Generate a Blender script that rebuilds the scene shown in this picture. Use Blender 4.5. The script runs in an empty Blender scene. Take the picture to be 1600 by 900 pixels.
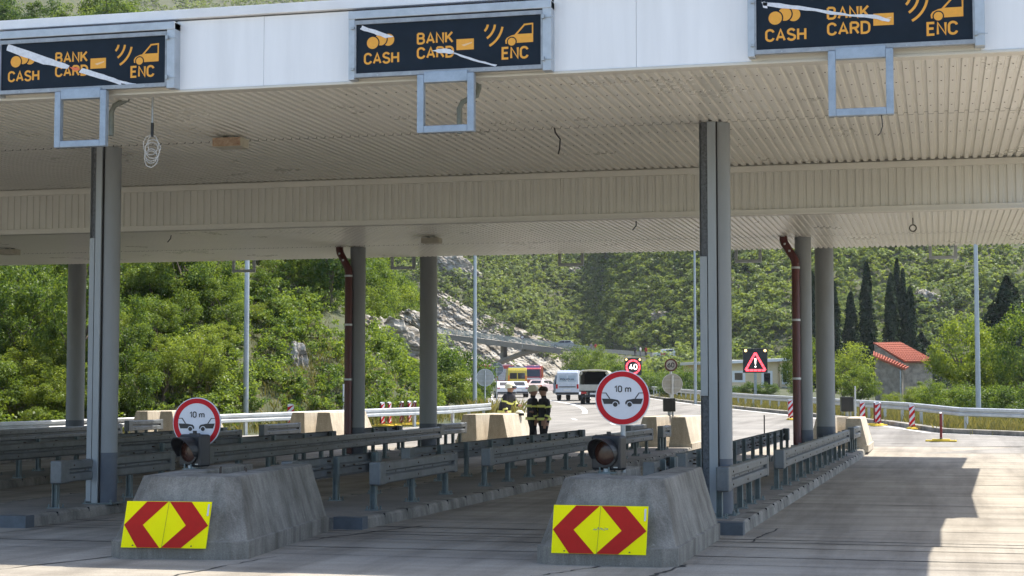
import bpy, bmesh, math, random
import numpy as np
from mathutils import Vector, Matrix, noise

R_ = math.radians
rnd = random.Random(7)
scene = bpy.context.scene
COL = scene.collection

# ------------------------------------------------------------------ camera, sky, sun, exposure
FPX, YAW, PITCH, CAMH = 2600.0, R_(14.4), math.atan((612 - 450) / 2600.0), 1.9
c_r = Vector((math.cos(YAW), math.sin(YAW), 0))
c_f = Vector((-math.sin(YAW) * math.cos(PITCH), math.cos(YAW) * math.cos(PITCH), math.sin(PITCH)))
c_u = c_r.cross(c_f)
cam_d = bpy.data.cameras.new('camera')
cam = bpy.data.objects.new('camera', cam_d)
COL.objects.link(cam)
cam_d.sensor_width = 36.0
cam_d.lens = FPX / 1600 * 36.0
cam_d.clip_end = 5000
cam_d.clip_start = 0.1
M = Matrix((c_r, c_u, -c_f)).transposed().to_4x4()
M.translation = (0, 0, CAMH)
cam.matrix_world = M
scene.camera = cam

SUN_TO = Vector((0.34, 0.42, 1.0)).normalized()
world = bpy.data.worlds.new('World')
scene.world = world
world.use_nodes = True
wn = world.node_tree.nodes
sky = wn.new('ShaderNodeTexSky')
sky.sky_type = 'NISHITA'
sky.sun_disc = False
sky.sun_elevation = math.asin(SUN_TO.z)
sky.sun_rotation = math.atan2(SUN_TO.x, SUN_TO.y)
sky.air_density = 1.0
sky.dust_density = 1.5
bg = wn['Background']
bg.inputs[1].default_value = 0.145
world.node_tree.links.new(sky.outputs[0], bg.inputs[0])
sl = bpy.data.lights.new('sun', 'SUN')
sl.energy = 4.2
sl.angle = R_(0.5)
sl.color = (1.0, 0.93, 0.81)
so = bpy.data.objects.new('sun', sl)
COL.objects.link(so)
so.location = (20, 20, 60)
so.rotation_euler = SUN_TO.to_track_quat('Z', 'Y').to_euler()
vs = scene.view_settings
vs.view_transform = 'Standard'
vs.look = 'None'
vs.gamma = 1.0
vs.use_curve_mapping = False
vs.exposure = 1.15
scene.cycles.diffuse_bounces = 4
scene.cycles.max_bounces = 10
scene.cycles.sample_clamp_indirect = 6.0

# ------------------------------------------------------------------ placing helpers
def ad2w(a, d, z=0.0):
    """lateral a and depth d from the standpoint -> world"""
    return Vector((a * math.cos(YAW) - d * math.sin(YAW), a * math.sin(YAW) + d * math.cos(YAW), z))

def w2ad(x, y):
    return x * math.cos(YAW) + y * math.sin(YAW), -x * math.sin(YAW) + y * math.cos(YAW)

ZD = [-500, 47, 54, 70, 105, 150, 200, 310, 420, 3000]
ZV = [0, 0, .12, .5, .8, 1.35, 2.0, 3.3, 4.5, 4.5]
LA = [-400, -60, -16.6, -9.5, -2.7, -1.0]        # left road edge, a -> d
LD = [40, 46, 54, 62, 70, 78]

def zroad(d):
    return float(np.interp(d, ZD, ZV))

def left_edge_a(d):      # lateral position of the road's left edge at depth d
    if d < 78:
        return float(np.interp(d, LD, LA))
    return -1.0 - .024 * (d - 78)

def mount_start(px):
    return float(np.interp(px, [-600, 560, 690, 900, 1000, 1200, 1600, 2400], [120, 330, 350, 335, 300, 252, 225, 215]))

def tz(a, d):
    """terrain height"""
    z0 = zroad(d)
    if d < 42:
        return 0.0
    px = 800 + FPX * a / d
    h = 0.0
    # left hillside
    if a < -1.5 or d > 78:
        s = left_edge_a(d) - a - 2.2
        if d < 78:
            t = d - float(np.interp(a, LA, LD)) - 4.0
            h1 = .40 * t
        else:
            h1 = .40 * (d - 78) + 2
            if a < -1.0:
                h1 = .40 * (d - float(np.interp(a, LA, LD)) - 4.0)
        hl = min(h1, 1.05 * s) if s > 0 else 0
        if px < 760 and hl > 0:
            h = max(h, hl)
    # mountain behind
    ms = mount_start(px)
    hm = .46 * (d - ms)
    if 540 < px < 980:
        hr = 0.0
        if d > 349:
            zt = pz(float(np.interp(px, [560, 655, 685, 740, 800, 860, 900, 930, 980], [470, 440, 452, 484, 508, 532, 556, 575, 580])), 355) - z0 - .8
            hr = zt * min(1.0, (d - 349) / 7.0) + .46 * max(0, d - 356) - 1.5
        w = float(np.interp(px, [540, 580, 880, 980], [0, 1, 1, 0]))
        hm = max(0, hm) * (1 - w) + hr * w
    if hm > 0:
        h = max(h, hm + float(np.interp(px, [890, 960, 1120, 1330], [1.5, 4, 4, .5])) * min(1, hm / 4))
    # bank on the right of the road
    if d > 140 and 880 < px < 1330 and a > 13:
        hb = .30 * (a - 17.5)
        cap = float(np.interp(px, [880, 950, 1040, 1150, 1250, 1330], [7.5, 6.5, 4.4, 3.2, 1.5, 0]))
        h = max(h, min(hb, cap) * min(1, (d - 140) / 60))
    if h > 0.3:
        n = noise.noise(Vector((a * .06, d * .06, 3.1))) * .9 + noise.noise(Vector((a * .21, d * .21, 7.7))) * .35
        h += n * min(1.0, (h - .3) * .5)
    return z0 + h

def gp(px, d):
    """ground point under photo column px at depth d"""
    a = (px - 800) / FPX * d
    return ad2w(a, d, tz(a, d))

def pz(py, d):
    return CAMH + (612 - py) / FPX * d

def at(px, py, d):
    return ad2w((px - 800) / FPX * d, d, pz(py, d))

# ------------------------------------------------------------------ materials
MATS = {}
def mat(name, col, rough=.7, metal=0.0, var=.0, scale=3.0, bump=0.0, bscale=40.0, spec=.5, emit=None, col2=None, streak=None, coat=0.0, detail=6.0):
    if name in MATS:
        return MATS[name]
    m = bpy.data.materials.new(name)
    m.use_nodes = True
    nt = m.node_tree
    N, L = nt.nodes, nt.links
    b = N['Principled BSDF']
    b.inputs['Roughness'].default_value = rough
    b.inputs['Metallic'].default_value = metal
    b.inputs['Specular IOR Level'].default_value = spec
    b.inputs['Base Color'].default_value = (*col, 1)
    if coat:
        b.inputs['Coat Weight'].default_value = coat
    if var or bump or col2:
        tc = N.new('ShaderNodeTexCoord')
        src = tc.outputs['Object']
        if streak:
            mp = N.new('ShaderNodeMapping')
            mp.inputs['Scale'].default_value = streak
            L.new(src, mp.inputs[0])
            srcs = mp.outputs[0]
        else:
            srcs = src
        nz = N.new('ShaderNodeTexNoise')
        nz.inputs['Scale'].default_value = scale
        nz.inputs['Detail'].default_value = detail
        nz.inputs['Roughness'].default_value = .65
        L.new(srcs, nz.inputs['Vector'])
        if var or col2:
            rp = N.new('ShaderNodeValToRGB')
            c2 = col2 or tuple(c * (1 - var) for c in col)
            c1 = col if col2 else tuple(min(1, c * (1 + var)) for c in col)
            rp.color_ramp.elements[0].position = .33
            rp.color_ramp.elements[0].color = (*c2, 1)
            rp.color_ramp.elements[1].position = .67
            rp.color_ramp.elements[1].color = (*c1, 1)
            L.new(nz.outputs['Fac'], rp.inputs[0])
            L.new(rp.outputs[0], b.inputs['Base Color'])
            rr = N.new('ShaderNodeMapRange')
            rr.inputs[3].default_value = max(0, rough - .1)
            rr.inputs[4].default_value = min(1, rough + .1)
            L.new(nz.outputs['Fac'], rr.inputs[0])
            L.new(rr.outputs[0], b.inputs['Roughness'])
        if bump:
            n2 = N.new('ShaderNodeTexNoise')
            n2.inputs['Scale'].default_value = bscale
            n2.inputs['Detail'].default_value = 5
            L.new(src, n2.inputs['Vector'])
            bp = N.new('ShaderNodeBump')
            bp.inputs['Strength'].default_value = bump
            bp.inputs['Distance'].default_value = .02
            L.new(n2.outputs['Fac'], bp.inputs['Height'])
            L.new(bp.outputs[0], b.inputs['Normal'])
    if emit:
        b.inputs['Emission Color'].default_value = (*col, 1)
        b.inputs['Emission Strength'].default_value = emit
    MATS[name] = m
    return m

def concrete(name, base, dark, light, scale=.5, streak=None, crack=0.0, bump=.25, smin=.5, tyre=None):
    """weathered concrete: broad stains, fine grain, specks, optional run-off streaks"""
    if name in MATS:
        return MATS[name]
    m = bpy.data.materials.new(name)
    m.use_nodes = True
    nt = m.node_tree
    N, L = nt.nodes, nt.links
    b = N['Principled BSDF']
    b.inputs['Roughness'].default_value = .88
    b.inputs['Specular IOR Level'].default_value = .3
    tc = N.new('ShaderNodeTexCoord')
    def nz(sc, det, mapping=None, rough=.6):
        n = N.new('ShaderNodeTexNoise')
        n.inputs['Scale'].default_value = sc
        n.inputs['Detail'].default_value = det
        n.inputs['Roughness'].default_value = rough
        if mapping:
            mp = N.new('ShaderNodeMapping')
            mp.inputs['Scale'].default_value = mapping
            L.new(tc.outputs['Object'], mp.inputs[0])
            L.new(mp.outputs[0], n.inputs['Vector'])
        else:
            L.new(tc.outputs['Object'], n.inputs['Vector'])
        return n.outputs['Fac']
    def ramp(f, p0, c0, p1, c1):
        r = N.new('ShaderNodeValToRGB')
        r.color_ramp.elements[0].position = p0
        r.color_ramp.elements[0].color = (*c0, 1)
        r.color_ramp.elements[1].position = p1
        r.color_ramp.elements[1].color = (*c1, 1)
        L.new(f, r.inputs[0])
        return r.outputs[0]
    def mix(a, bb, fac, mode='MIX'):
        x = N.new('ShaderNodeMix')
        x.data_type = 'RGBA'
        x.blend_type = mode
        if isinstance(fac, float):
            x.inputs[0].default_value = fac
        else:
            L.new(fac, x.inputs[0])
        L.new(a, x.inputs[6])
        L.new(bb, x.inputs[7])
        return x.outputs[2]
    c = ramp(nz(scale, 7), .3, dark, .62, base)
    g = ramp(nz(60, 4), .35, (.72, .72, .72), .65, (1.12, 1.12, 1.12))
    c = mix(c, g, .8, 'MULTIPLY')
    if streak:
        s = ramp(nz(1.0, 6, streak, .7), .38, (smin, smin * .985, smin * .96), .58, (1.08, 1.08, 1.08))
        c = mix(c, s, .85, 'MULTIPLY')
    if tyre:
        s = ramp(nz(1.0, 7, tyre, .62), .36, (.62, .61, .60), .56, (1.03, 1.03, 1.03))
        c = mix(c, s, .8, 'MULTIPLY')
        s = ramp(nz(.55, 3, None, .5), .62, (1, 1, 1), .75, (.66, .65, .64))
        c = mix(c, s, .7, 'MULTIPLY')
    sp = ramp(nz(9, 5, None, .8), .64, (0, 0, 0), .72, (1, 1, 1))
    lt = N.new('ShaderNodeRGB')
    lt.outputs[0].default_value = (*light, 1)
    mlt = N.new('ShaderNodeMath')
    mlt.operation = 'MULTIPLY'
    mlt.inputs[1].default_value = .6
    L.new(sp, mlt.inputs[0])
    c = mix(c, lt.outputs[0], mlt.outputs[0])
    L.new(c, b.inputs['Base Color'])
    bp = N.new('ShaderNodeBump')
    bp.inputs['Strength'].default_value = bump
    bp.inputs['Distance'].default_value = .015
    L.new(nz(35, 6), bp.inputs['Height'])
    L.new(bp.outputs[0], b.inputs['Normal'])
    MATS[name] = m
    return m

M_WHITE = mat('white_panel_paint', (.80, .81, .82), .38, var=.05, scale=1.0, streak=(4, 4, .3))
M_CAP = mat('white_cap_paint', (.74, .75, .76), .45, var=.06, scale=2)
M_SOFFIT = mat('cream_corrugated_sheet', (.68, .665, .60), .3, var=.05, scale=.6)
M_SOFFIT_TRIM = mat('cream_trim_sheet', (.60, .58, .515), .45, var=.05, scale=1.5)
M_CLAD = mat('cream_ribbed_cladding', (.57, .555, .495), .45, var=.05, scale=.9)
M_DARKGAP = mat('gap_shade_black', (.012, .012, .012), .9)  # black that paints the shade inside open gaps
M_COL = mat('grey_column_paint', (.235, .25, .258), .45, var=.10, scale=2.5, streak=(1, 1, .25))
M_COLBAND = mat('slate_column_band', (.085, .10, .125), .5, var=.12, scale=4)
M_CHAN = mat('grey_channel_sheet', (.28, .305, .32), .42, metal=.1, var=.1, scale=3, streak=(1, 1, .2))
M_GALV = mat('galvanised_steel', (.36, .39, .41), .42, metal=.45, var=.22, scale=5, bump=.05)
M_GALV_DARK = mat('shaded_galvanised_steel', (.150, .162, .168), .5, metal=.4, var=.25, scale=4, bump=.05)  # steel colour darkened to carry the deep shade under the canopy
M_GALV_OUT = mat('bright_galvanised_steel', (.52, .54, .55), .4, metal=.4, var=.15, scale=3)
M_POST = mat('dull_post_steel', (.15, .185, .185), .55, metal=.35, var=.25, scale=5)
M_FRAME = mat('sign_frame_aluminium', (.42, .46, .50), .4, metal=.35, var=.12, scale=5)
M_NAVY = mat('navy_sign_face', (.009, .017, .028), .5, var=.2, scale=4, spec=.15)
M_ORANGE = mat('amber_sign_print', (.78, .36, .035), .5, var=.05, scale=20)
M_TAPE = mat('torn_white_tape', (.66, .68, .72), .35, var=.12, scale=20)
M_TAPERED = mat('red_tape_scrap', (.75, .16, .06), .4)
M_RUST = mat('rusted_lamp_face', (.44, .35, .25), .8, col2=(.22, .12, .07), scale=14, bump=.2)
M_LAMPBOX = mat('cream_lamp_box', (.50, .46, .36), .5, var=.1, scale=8)
M_PIPE = mat('red_brown_pipe', (.10, .022, .018), .38, var=.15, scale=4)
M_PIPE_GREEN = mat('grey_green_drain', (.16, .18, .16), .5, var=.2, scale=8)
M_CABLE = mat('white_cable', (.55, .55, .53), .5)
M_BLACK = mat('black_plastic', (.012, .013, .015), .45, var=.2, scale=10)
M_RUBBER = mat('black_rubber', (.018, .018, .018), .85)
M_LENS = mat('dark_amber_lens', (.045, .016, .010), .22, var=.3, scale=30)
M_RED = mat('red_sign_film', (.46, .012, .02), .45, var=.06, scale=8, spec=.15)
M_SIGNWHITE = mat('white_sign_film', (.60, .62, .66), .4, var=.04, scale=6)
M_SIGNBACK = mat('grey_sign_back', (.42, .42, .40), .5, metal=.3, var=.12, scale=7)
M_YELLOW = mat('fluorescent_yellow_film', (1.0, .90, .0), .5, var=.02, scale=9, spec=.1)
M_CHEVRED = mat('chevron_red_film', (.46, .020, .016), .5, var=.06, scale=9, spec=.1)
M_YBASE = mat('yellow_rubber_base', (.75, .55, .05), .7, var=.12, scale=9)
M_PALEYEL = mat('reflective_yellow', (.85, .88, .25), .5)
M_BOLT = mat('rusty_bolt', (.07, .05, .035), .7)
M_WIRE = mat('black_wire', (.015, .015, .015), .6)

def foliage(name, c_dark, c_light, trans=.35):
    if name in MATS:
        return MATS[name]
    m = bpy.data.materials.new(name)
    m.use_nodes = True
    nt = m.node_tree
    N, L = nt.nodes, nt.links
    for n in list(N):
        if n.type == 'BSDF_PRINCIPLED':
            N.remove(n)
    out = [n for n in N if n.type == 'OUTPUT_MATERIAL'][0]
    at_ = N.new('ShaderNodeAttribute')
    at_.attribute_name = 'tint'
    oi = N.new('ShaderNodeObjectInfo')
    sx = N.new('ShaderNodeSeparateColor')
    L.new(at_.outputs['Color'], sx.inputs[0])
    ad = N.new('ShaderNodeMath')
    ad.operation = 'MULTIPLY_ADD'
    L.new(oi.outputs['Random'], ad.inputs[0])
    ad.inputs[1].default_value = .55
    L.new(sx.outputs[0], ad.inputs[2])
    sb = N.new('ShaderNodeMath')
    sb.operation = 'SUBTRACT'
    L.new(ad.outputs[0], sb.inputs[0])
    sb.inputs[1].default_value = .27
    mx = N.new('ShaderNodeMix')
    mx.data_type = 'RGBA'
    mx.clamp_factor = True
    L.new(sb.outputs[0], mx.inputs[0])
    mx.inputs[6].default_value = (*c_dark, 1)
    mx.inputs[7].default_value = (*c_light, 1)
    df = N.new('ShaderNodeBsdfDiffuse')
    tr = N.new('ShaderNodeBsdfTranslucent')
    gl = N.new('ShaderNodeBsdfGlossy')
    gl.inputs['Roughness'].default_value = .45
    gl.inputs['Color'].default_value = (.5, .5, .5, 1)
    L.new(mx.outputs[2], df.inputs[0])
    br = N.new('ShaderNodeMix')
    br.data_type = 'RGBA'
    br.blend_type = 'MULTIPLY'
    br.inputs[0].default_value = 1
    L.new(mx.outputs[2], br.inputs[6])
    br.inputs[7].default_value = (1.25, 1.15, .5, 1)
    L.new(br.outputs[2], tr.inputs[0])
    m1 = N.new('ShaderNodeMixShader')
    m1.inputs[0].default_value = trans
    L.new(df.outputs[0], m1.inputs[1])
    L.new(tr.outputs[0], m1.inputs[2])
    m2 = N.new('ShaderNodeMixShader')
    m2.inputs[0].default_value = .03
    L.new(m1.outputs[0], m2.inputs[1])
    L.new(gl.outputs[0], m2.inputs[2])
    L.new(m2.outputs[0], out.inputs[0])
    MATS[name] = m
    return m

M_LEAF = foliage('bright_leaves', (.050, .105, .026), (.225, .31, .064), .52)
M_LEAF_FAR = foliage('hillside_leaves', (.044, .088, .034), (.215, .285, .088), .50)
M_LEAF_CYP = foliage('cypress_leaves', (.016, .034, .017), (.045, .075, .032), .2)
M_LEAF_LIME = foliage('lime_leaves', (.09, .155, .03), (.30, .375, .07), .52)
M_GRASS = foliage('dry_grass_blades', (.10, .12, .03), (.34, .30, .12), .3)
M_BARK = mat('grey_bark', (.13, .10, .075), .9, var=.3, scale=12)
M_SOIL = mat('scrub_soil', (.075, .075, .035), .95, col2=(.028, .045, .013), scale=1.1, bump=.4, bscale=3)

# ------------------------------------------------------------------ mesh building
class MB:
    def __init__(s, M=None):
        s.v, s.f, s.mi, s.sm = [], [], [], []
        s.M = M
    def add(s, vs, fs, mi=0, smooth=False):
        o = len(s.v)
        s.v += [tuple(s.M @ Vector(p)) if s.M else tuple(p) for p in vs]
        for f in fs:
            s.f.append([o + i for i in f])
            s.mi.append(mi)
            s.sm.append(smooth)
        return s
    def box(s, lo, hi, mi=0, M=None):
        x0, y0, z0 = lo
        x1, y1, z1 = hi
        vs = [Vector(p) for p in ((x0, y0, z0), (x1, y0, z0), (x1, y1, z0), (x0, y1, z0), (x0, y0, z1), (x1, y0, z1), (x1, y1, z1), (x0, y1, z1))]
        if M:
            vs = [M @ p for p in vs]
        return s.add(vs, [(0, 3, 2, 1), (4, 5, 6, 7), (0, 1, 5, 4), (1, 2, 6, 5), (2, 3, 7, 6), (3, 0, 4, 7)], mi)
    def prism(s, poly, ax, t0, t1, mi=0):
        """poly in the two other axes, extruded along ax ('x','y','z') from t0 to t1"""
        n = len(poly)
        def P(p, t):
            return (t, p[0], p[1]) if ax == 'x' else (p[0], t, p[1]) if ax == 'y' else (p[0], p[1], t)
        vs = [P(p, t0) for p in poly] + [P(p, t1) for p in poly]
        fs = [list(range(n))[::-1], list(range(n, 2 * n))] + [(i, (i + 1) % n, n + (i + 1) % n, n + i) for i in range(n)]
        return s.add(vs, fs, mi)
    def tube(s, pts, r, n=10, mi=0, cap=True, smooth=True):
        pts = [Vector(p) for p in pts]
        rs = r if isinstance(r, (list, tuple)) else [r] * len(pts)
        vs, fs = [], []
        prev = None
        for i, p in enumerate(pts):
            t = (pts[min(i + 1, len(pts) - 1)] - pts[max(i - 1, 0)]).normalized()
            ref = prev if prev is not None else (Vector((1, 0, 0)) if abs(t.x) < .9 else Vector((0, 1, 0)))
            u = (ref - t * ref.dot(t)).normalized()
            prev = u
            w = t.cross(u)
            for k in range(n):
                an = 2 * math.pi * k / n
                vs.append(p + (u * math.cos(an) + w * math.sin(an)) * rs[i])
        for i in range(len(pts) - 1):
            for k in range(n):
                fs.append((i * n + k, i * n + (k + 1) % n, (i + 1) * n + (k + 1) % n, (i + 1) * n + k))
        s.add(vs, fs, mi, smooth)
        if cap:
            m = len(pts) - 1
            s.add([vs[k] for k in range(n)], [list(range(n))[::-1]], mi)
            s.add([vs[m * n + k] for k in range(n)], [list(range(n))], mi)
        return s
    def cyl(s, p, r, h, n=24, mi=0, ax='z'):
        d = {'x': Vector((h, 0, 0)), 'y': Vector((0, h, 0)), 'z': Vector((0, 0, h))}[ax]
        p = Vector(p)
        return s.tube([p, p + d], r, n, mi)
    def lathe(s, prof, n=24, mi=0, c=(0, 0, 0), ax='z', smooth=True):
        """prof: list of (r, h)"""
        c = Vector(c)
        vs, fs = [], []
        for r, h in prof:
            for k in range(n):
                an = 2 * math.pi * k / n
                p = (r * math.cos(an), r * math.sin(an), h)
                if ax == 'y':
                    p = (p[0], h, p[1])
                elif ax == 'x':
                    p = (h, p[0], p[1])
                vs.append(c + Vector(p))
        for i in range(len(prof) - 1):
            for k in range(n):
                q = (i * n + k, i * n + (k + 1) % n, (i + 1) * n + (k + 1) % n, (i + 1) * n + k)
                fs.append(q)
        return s.add(vs, fs, mi, smooth)
    def ring(s, c, r0, r1, y0, y1, n=48, mi=0, a0=0, a1=2 * math.pi):
        """flat ring in the xz plane between y0 and y1"""
        full = abs(a1 - a0 - 2 * math.pi) < 1e-6
        m = n if full else n + 1
        vs, fs = [], []
        for k in range(m):
            an = a0 + (a1 - a0) * k / n
            cs, sn = math.cos(an), math.sin(an)
            for r, y in ((r0, y0), (r1, y0), (r1, y1), (r0, y1)):
                vs.append((c[0] + r * cs, y, c[1] + r * sn))
        for k in range(n if full else n):
            a, b = k * 4, ((k + 1) % m) * 4
            for j in range(4):
                fs.append((a + j, a + (j + 1) % 4, b + (j + 1) % 4, b + j))
        if not full:
            fs += [(0, 1, 2, 3), ((m - 1) * 4 + 3, (m - 1) * 4 + 2, (m - 1) * 4 + 1, (m - 1) * 4)]
        return s.add(vs, fs, mi)
    def disc(s, c, r, y0, y1, n=40, mi=0):
        return s.prism([(c[0] + r * math.cos(2 * math.pi * k / n), c[1] + r * math.sin(2 * math.pi * k / n)) for k in range(n)], 'y', y0, y1, mi)
    def mesh(s, name, mats):
        me = bpy.data.meshes.new(name)
        me.from_pydata(s.v, [], s.f)
        for m in (mats if isinstance(mats, (list, tuple)) else [mats]):
            me.materials.append(m)
        me.polygons.foreach_set('material_index', s.mi)
        me.polygons.foreach_set('use_smooth', s.sm)
        bm = bmesh.new()
        bm.from_mesh(me)
        bmesh.ops.recalc_face_normals(bm, faces=bm.faces)
        bm.to_mesh(me)
        bm.free()
        me.update()
        return me
    def build(s, name, mats, parent=None, bevel=0, seg=2, world=False, label=None):
        o = bpy.data.objects.new(name, s.mesh(name, mats))
        COL.objects.link(o)
        if parent:
            o.parent = parent
            if world:
                o.location = (0, 0, 0) if parent.parent else parent.matrix_basis.inverted() @ Vector((0, 0, 0))
        if bevel:
            b = o.modifiers.new('bevel', 'BEVEL')
            b.width = bevel
            b.segments = seg
            b.limit_method = 'ANGLE'
            b.angle_limit = R_(40)
        if label:
            o['label'] = label
        return o

def tag(o, label, cat, group=None):
    o['label'] = label
    o['category'] = cat
    if group:
        o['group'] = group
    return o

def thing(name, label, cat, loc=(0, 0, 0), rz=0.0, group=None):
    o = bpy.data.objects.new(name, None)
    COL.objects.link(o)
    o.empty_display_size = .2
    o.location = loc
    o.rotation_euler = (0, 0, rz)
    return tag(o, label, cat, group)

def struct(o, kind='structure'):
    o['kind'] = kind
    return o

def dup(root, loc, rz, label, group=None, scale=None):
    def cp(o, par):
        c = o.copy()
        COL.objects.link(c)
        if par:
            c.parent = par
        for ch in list(o.children):
            cp(ch, c)
        return c
    r = cp(root, None)
    r.location = loc
    r.rotation_euler = (0, 0, rz)
    r['label'] = label
    if group:
        r['group'] = group
    if scale:
        r.scale = scale if isinstance(scale, (tuple, list)) else (scale,) * 3
    return r

def _arc(cx, cy, rx, ry, a0, a1, n=12):
    return [(cx + rx * math.cos(R_(a0 + (a1 - a0) * k / n)), cy + ry * math.sin(R_(a0 + (a1 - a0) * k / n))) for k in range(n + 1)]
GLYPH = {   # strokes on a box .62 wide, 1 high (road-sign lettering)
    'C': (.60, [_arc(.30, .70, .30, .30, 12, 180) + _arc(.30, .30, .30, .30, 180, 348)]),
    'A': (.64, [[(0, 0), (.32, 1), (.64, 0)], [(.11, .30), (.53, .30)]]),
    'S': (.58, [_arc(.29, .745, .27, .255, 20, 200, 10) + [(.12, .58), (.46, .44)] + _arc(.29, .265, .29, .265, 20, -165, 10)]),
    'H': (.58, [[(0, 0), (0, 1)], [(.58, 0), (.58, 1)], [(0, .51), (.58, .51)]]),
    'B': (.58, [[(0, 1), (0, 0)], [(0, 1), (.32, 1)] + _arc(.32, .765, .22, .235, 90, -90, 10) + [(0, .53)], [(.30, .53)] + _arc(.32, .265, .26, .265, 90, -90, 10) + [(0, 0)]]),
    'N': (.58, [[(0, 0), (0, 1), (.58, 0), (.58, 1)]]),
    'K': (.58, [[(0, 0), (0, 1)], [(.56, 1), (.05, .40)], [(.20, .58), (.60, 0)]]),
    'R': (.58, [[(0, 1), (0, 0)], [(0, 1), (.32, 1)] + _arc(.32, .75, .25, .25, 90, -90, 10) + [(0, .5)], [(.30, .5), (.58, 0)]]),
    'D': (.58, [[(0, 0), (0, 1), (.24, 1)] + _arc(.24, .66, .34, .34, 90, 0, 7) + _arc(.24, .34, .34, .34, 0, -90, 7) + [(0, 0)]]),
    'E': (.50, [[(.50, 1), (0, 1), (0, 0), (.50, 0)], [(.02, .52), (.44, .52)]]),
    'P': (.55, [[(0, 0), (0, 1), (.30, 1)] + _arc(.30, .735, .26, .265, 90, -90, 10) + [(0, .47)]]),
    'O': (.60, [_arc(.30, .69, .30, .31, 0, 180) + _arc(.30, .31, .30, .31, 180, 360) + [(.60, .69)]]),
    'L': (.46, [[(0, 1), (0, 0), (.46, 0)]]),
    'I': (.0, [[(0, 0), (0, 1)]]),
    'J': (.42, [[(.42, 1), (.42, .26)] + _arc(.21, .24, .21, .24, 0, -170, 9)]),
    '0': (.52, [_arc(.26, .72, .26, .28, 0, 180) + _arc(.26, .28, .26, .28, 180, 360) + [(.52, .72)]]),
    '1': (.28, [[(0, .74), (.26, 1), (.26, 0)]]),
    '4': (.58, [[(.42, 0), (.42, .55)], [(.36, 1), (0, .24), (.60, .24)]]),
    '6': (.54, [[(.40, 1), (.07, .45)] + _arc(.27, .28, .27, .28, 150, 510, 20)]),
    'm': (.80, [[(0, 0), (0, .68)], [(0, .46)] + _arc(.20, .47, .20, .21, 170, 0, 8) + [(.40, 0)], [(.40, .46)] + _arc(.60, .47, .20, .21, 170, 0, 8) + [(.80, 0)]]),
}
def text_mb(mb, s, x, z, h, y, wx=1.0, bold=.15, mi=0, depth=.003, align='LEFT', track=.26, width=None):
    """stroke-built lettering in the xz plane facing -y; h = cap height, bold = stroke width / height"""
    adv, tot = [], 0.0
    for ch in s:
        adv.append(tot)
        tot += (.34 if ch == ' ' else GLYPH[ch][0] + track)
    tot -= track
    kx = (width / (tot + bold)) if width else h * wx
    sw = bold * h
    x0 = x if align == 'LEFT' else x - (tot + bold) * kx / 2
    lay = 0
    for ch, a in zip(s, adv):
        if ch == ' ':
            continue
        for st in GLYPH[ch][1]:
            P = [Vector((x0 + (a + bold / 2 + px) * kx, z + sw / 2 + pz_ * (h - sw))) for px, pz_ in st]
            Q = [P[0]]
            for p in P[1:]:
                if (p - Q[-1]).length > 1e-5:
                    Q.append(p)
            n = len(Q)
            closed = (Q[0] - Q[-1]).length < 1e-4 and n > 3
            L_, R2 = [], []
            for i in range(n):
                d0 = (Q[i] - Q[i - 1]).normalized() if i else (Q[0] - Q[-2]).normalized() if closed else (Q[1] - Q[0]).normalized()
                d1 = (Q[i + 1] - Q[i]).normalized() if i < n - 1 else (Q[1] - Q[0]).normalized() if closed else d0
                t = (d0 + d1)
                t = t.normalized() if t.length > 1e-6 else d1
                nn = Vector((-t.y, t.x))
                c = max(.72, nn.dot(Vector((-d1.y, d1.x))))
                L_.append(Q[i] + nn * sw / 2 / c)
                R2.append(Q[i] - nn * sw / 2 / c)
            yy = y - .0004 * (lay % 3)
            lay += 1
            vs = [(p.x, yy, p.y) for p in L_] + [(p.x, yy, p.y) for p in R2] + [(p.x, yy + depth, p.y) for p in L_] + [(p.x, yy + depth, p.y) for p in R2]
            fs = []
            for i in range(n - 1):
                fs += [(i, i + 1, n + i + 1, n + i), (i, i + 1, 2 * n + i + 1, 2 * n + i), (n + i, n + i + 1, 3 * n + i + 1, 3 * n + i)]
            mb.add(vs, fs, mi)
    return mb

# ================================================================== SETTING: ground, road, lanes
def terrain():
    def axis(parts):
        out = [parts[0][0]]
        for lo, hi, st in parts:
            n = int(round((hi - lo) / st))
            out += [lo + (hi - lo) * k / n for k in range(1, n + 1)]
        return out
    A = axis([(-900, -260, 40), (-260, -80, 6), (-80, 60, 2), (60, 160, 5), (160, 900, 40)])
    D = axis([(-400, 0, 80), (0, 40, 10), (40, 130, 2), (130, 420, 5), (420, 1000, 12)])
    vs = [ad2w(a, d, tz(a, d) - .02) for d in D for a in A]
    n = len(A)
    fs = [(j * n + i, j * n + i + 1, (j + 1) * n + i + 1, (j + 1) * n + i) for j in range(len(D) - 1) for i in range(n - 1)]
    mb = MB()
    mb.add(vs, fs, 0, True)
    return struct(mb.build('ground', M_SOIL))
terrain()

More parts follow.
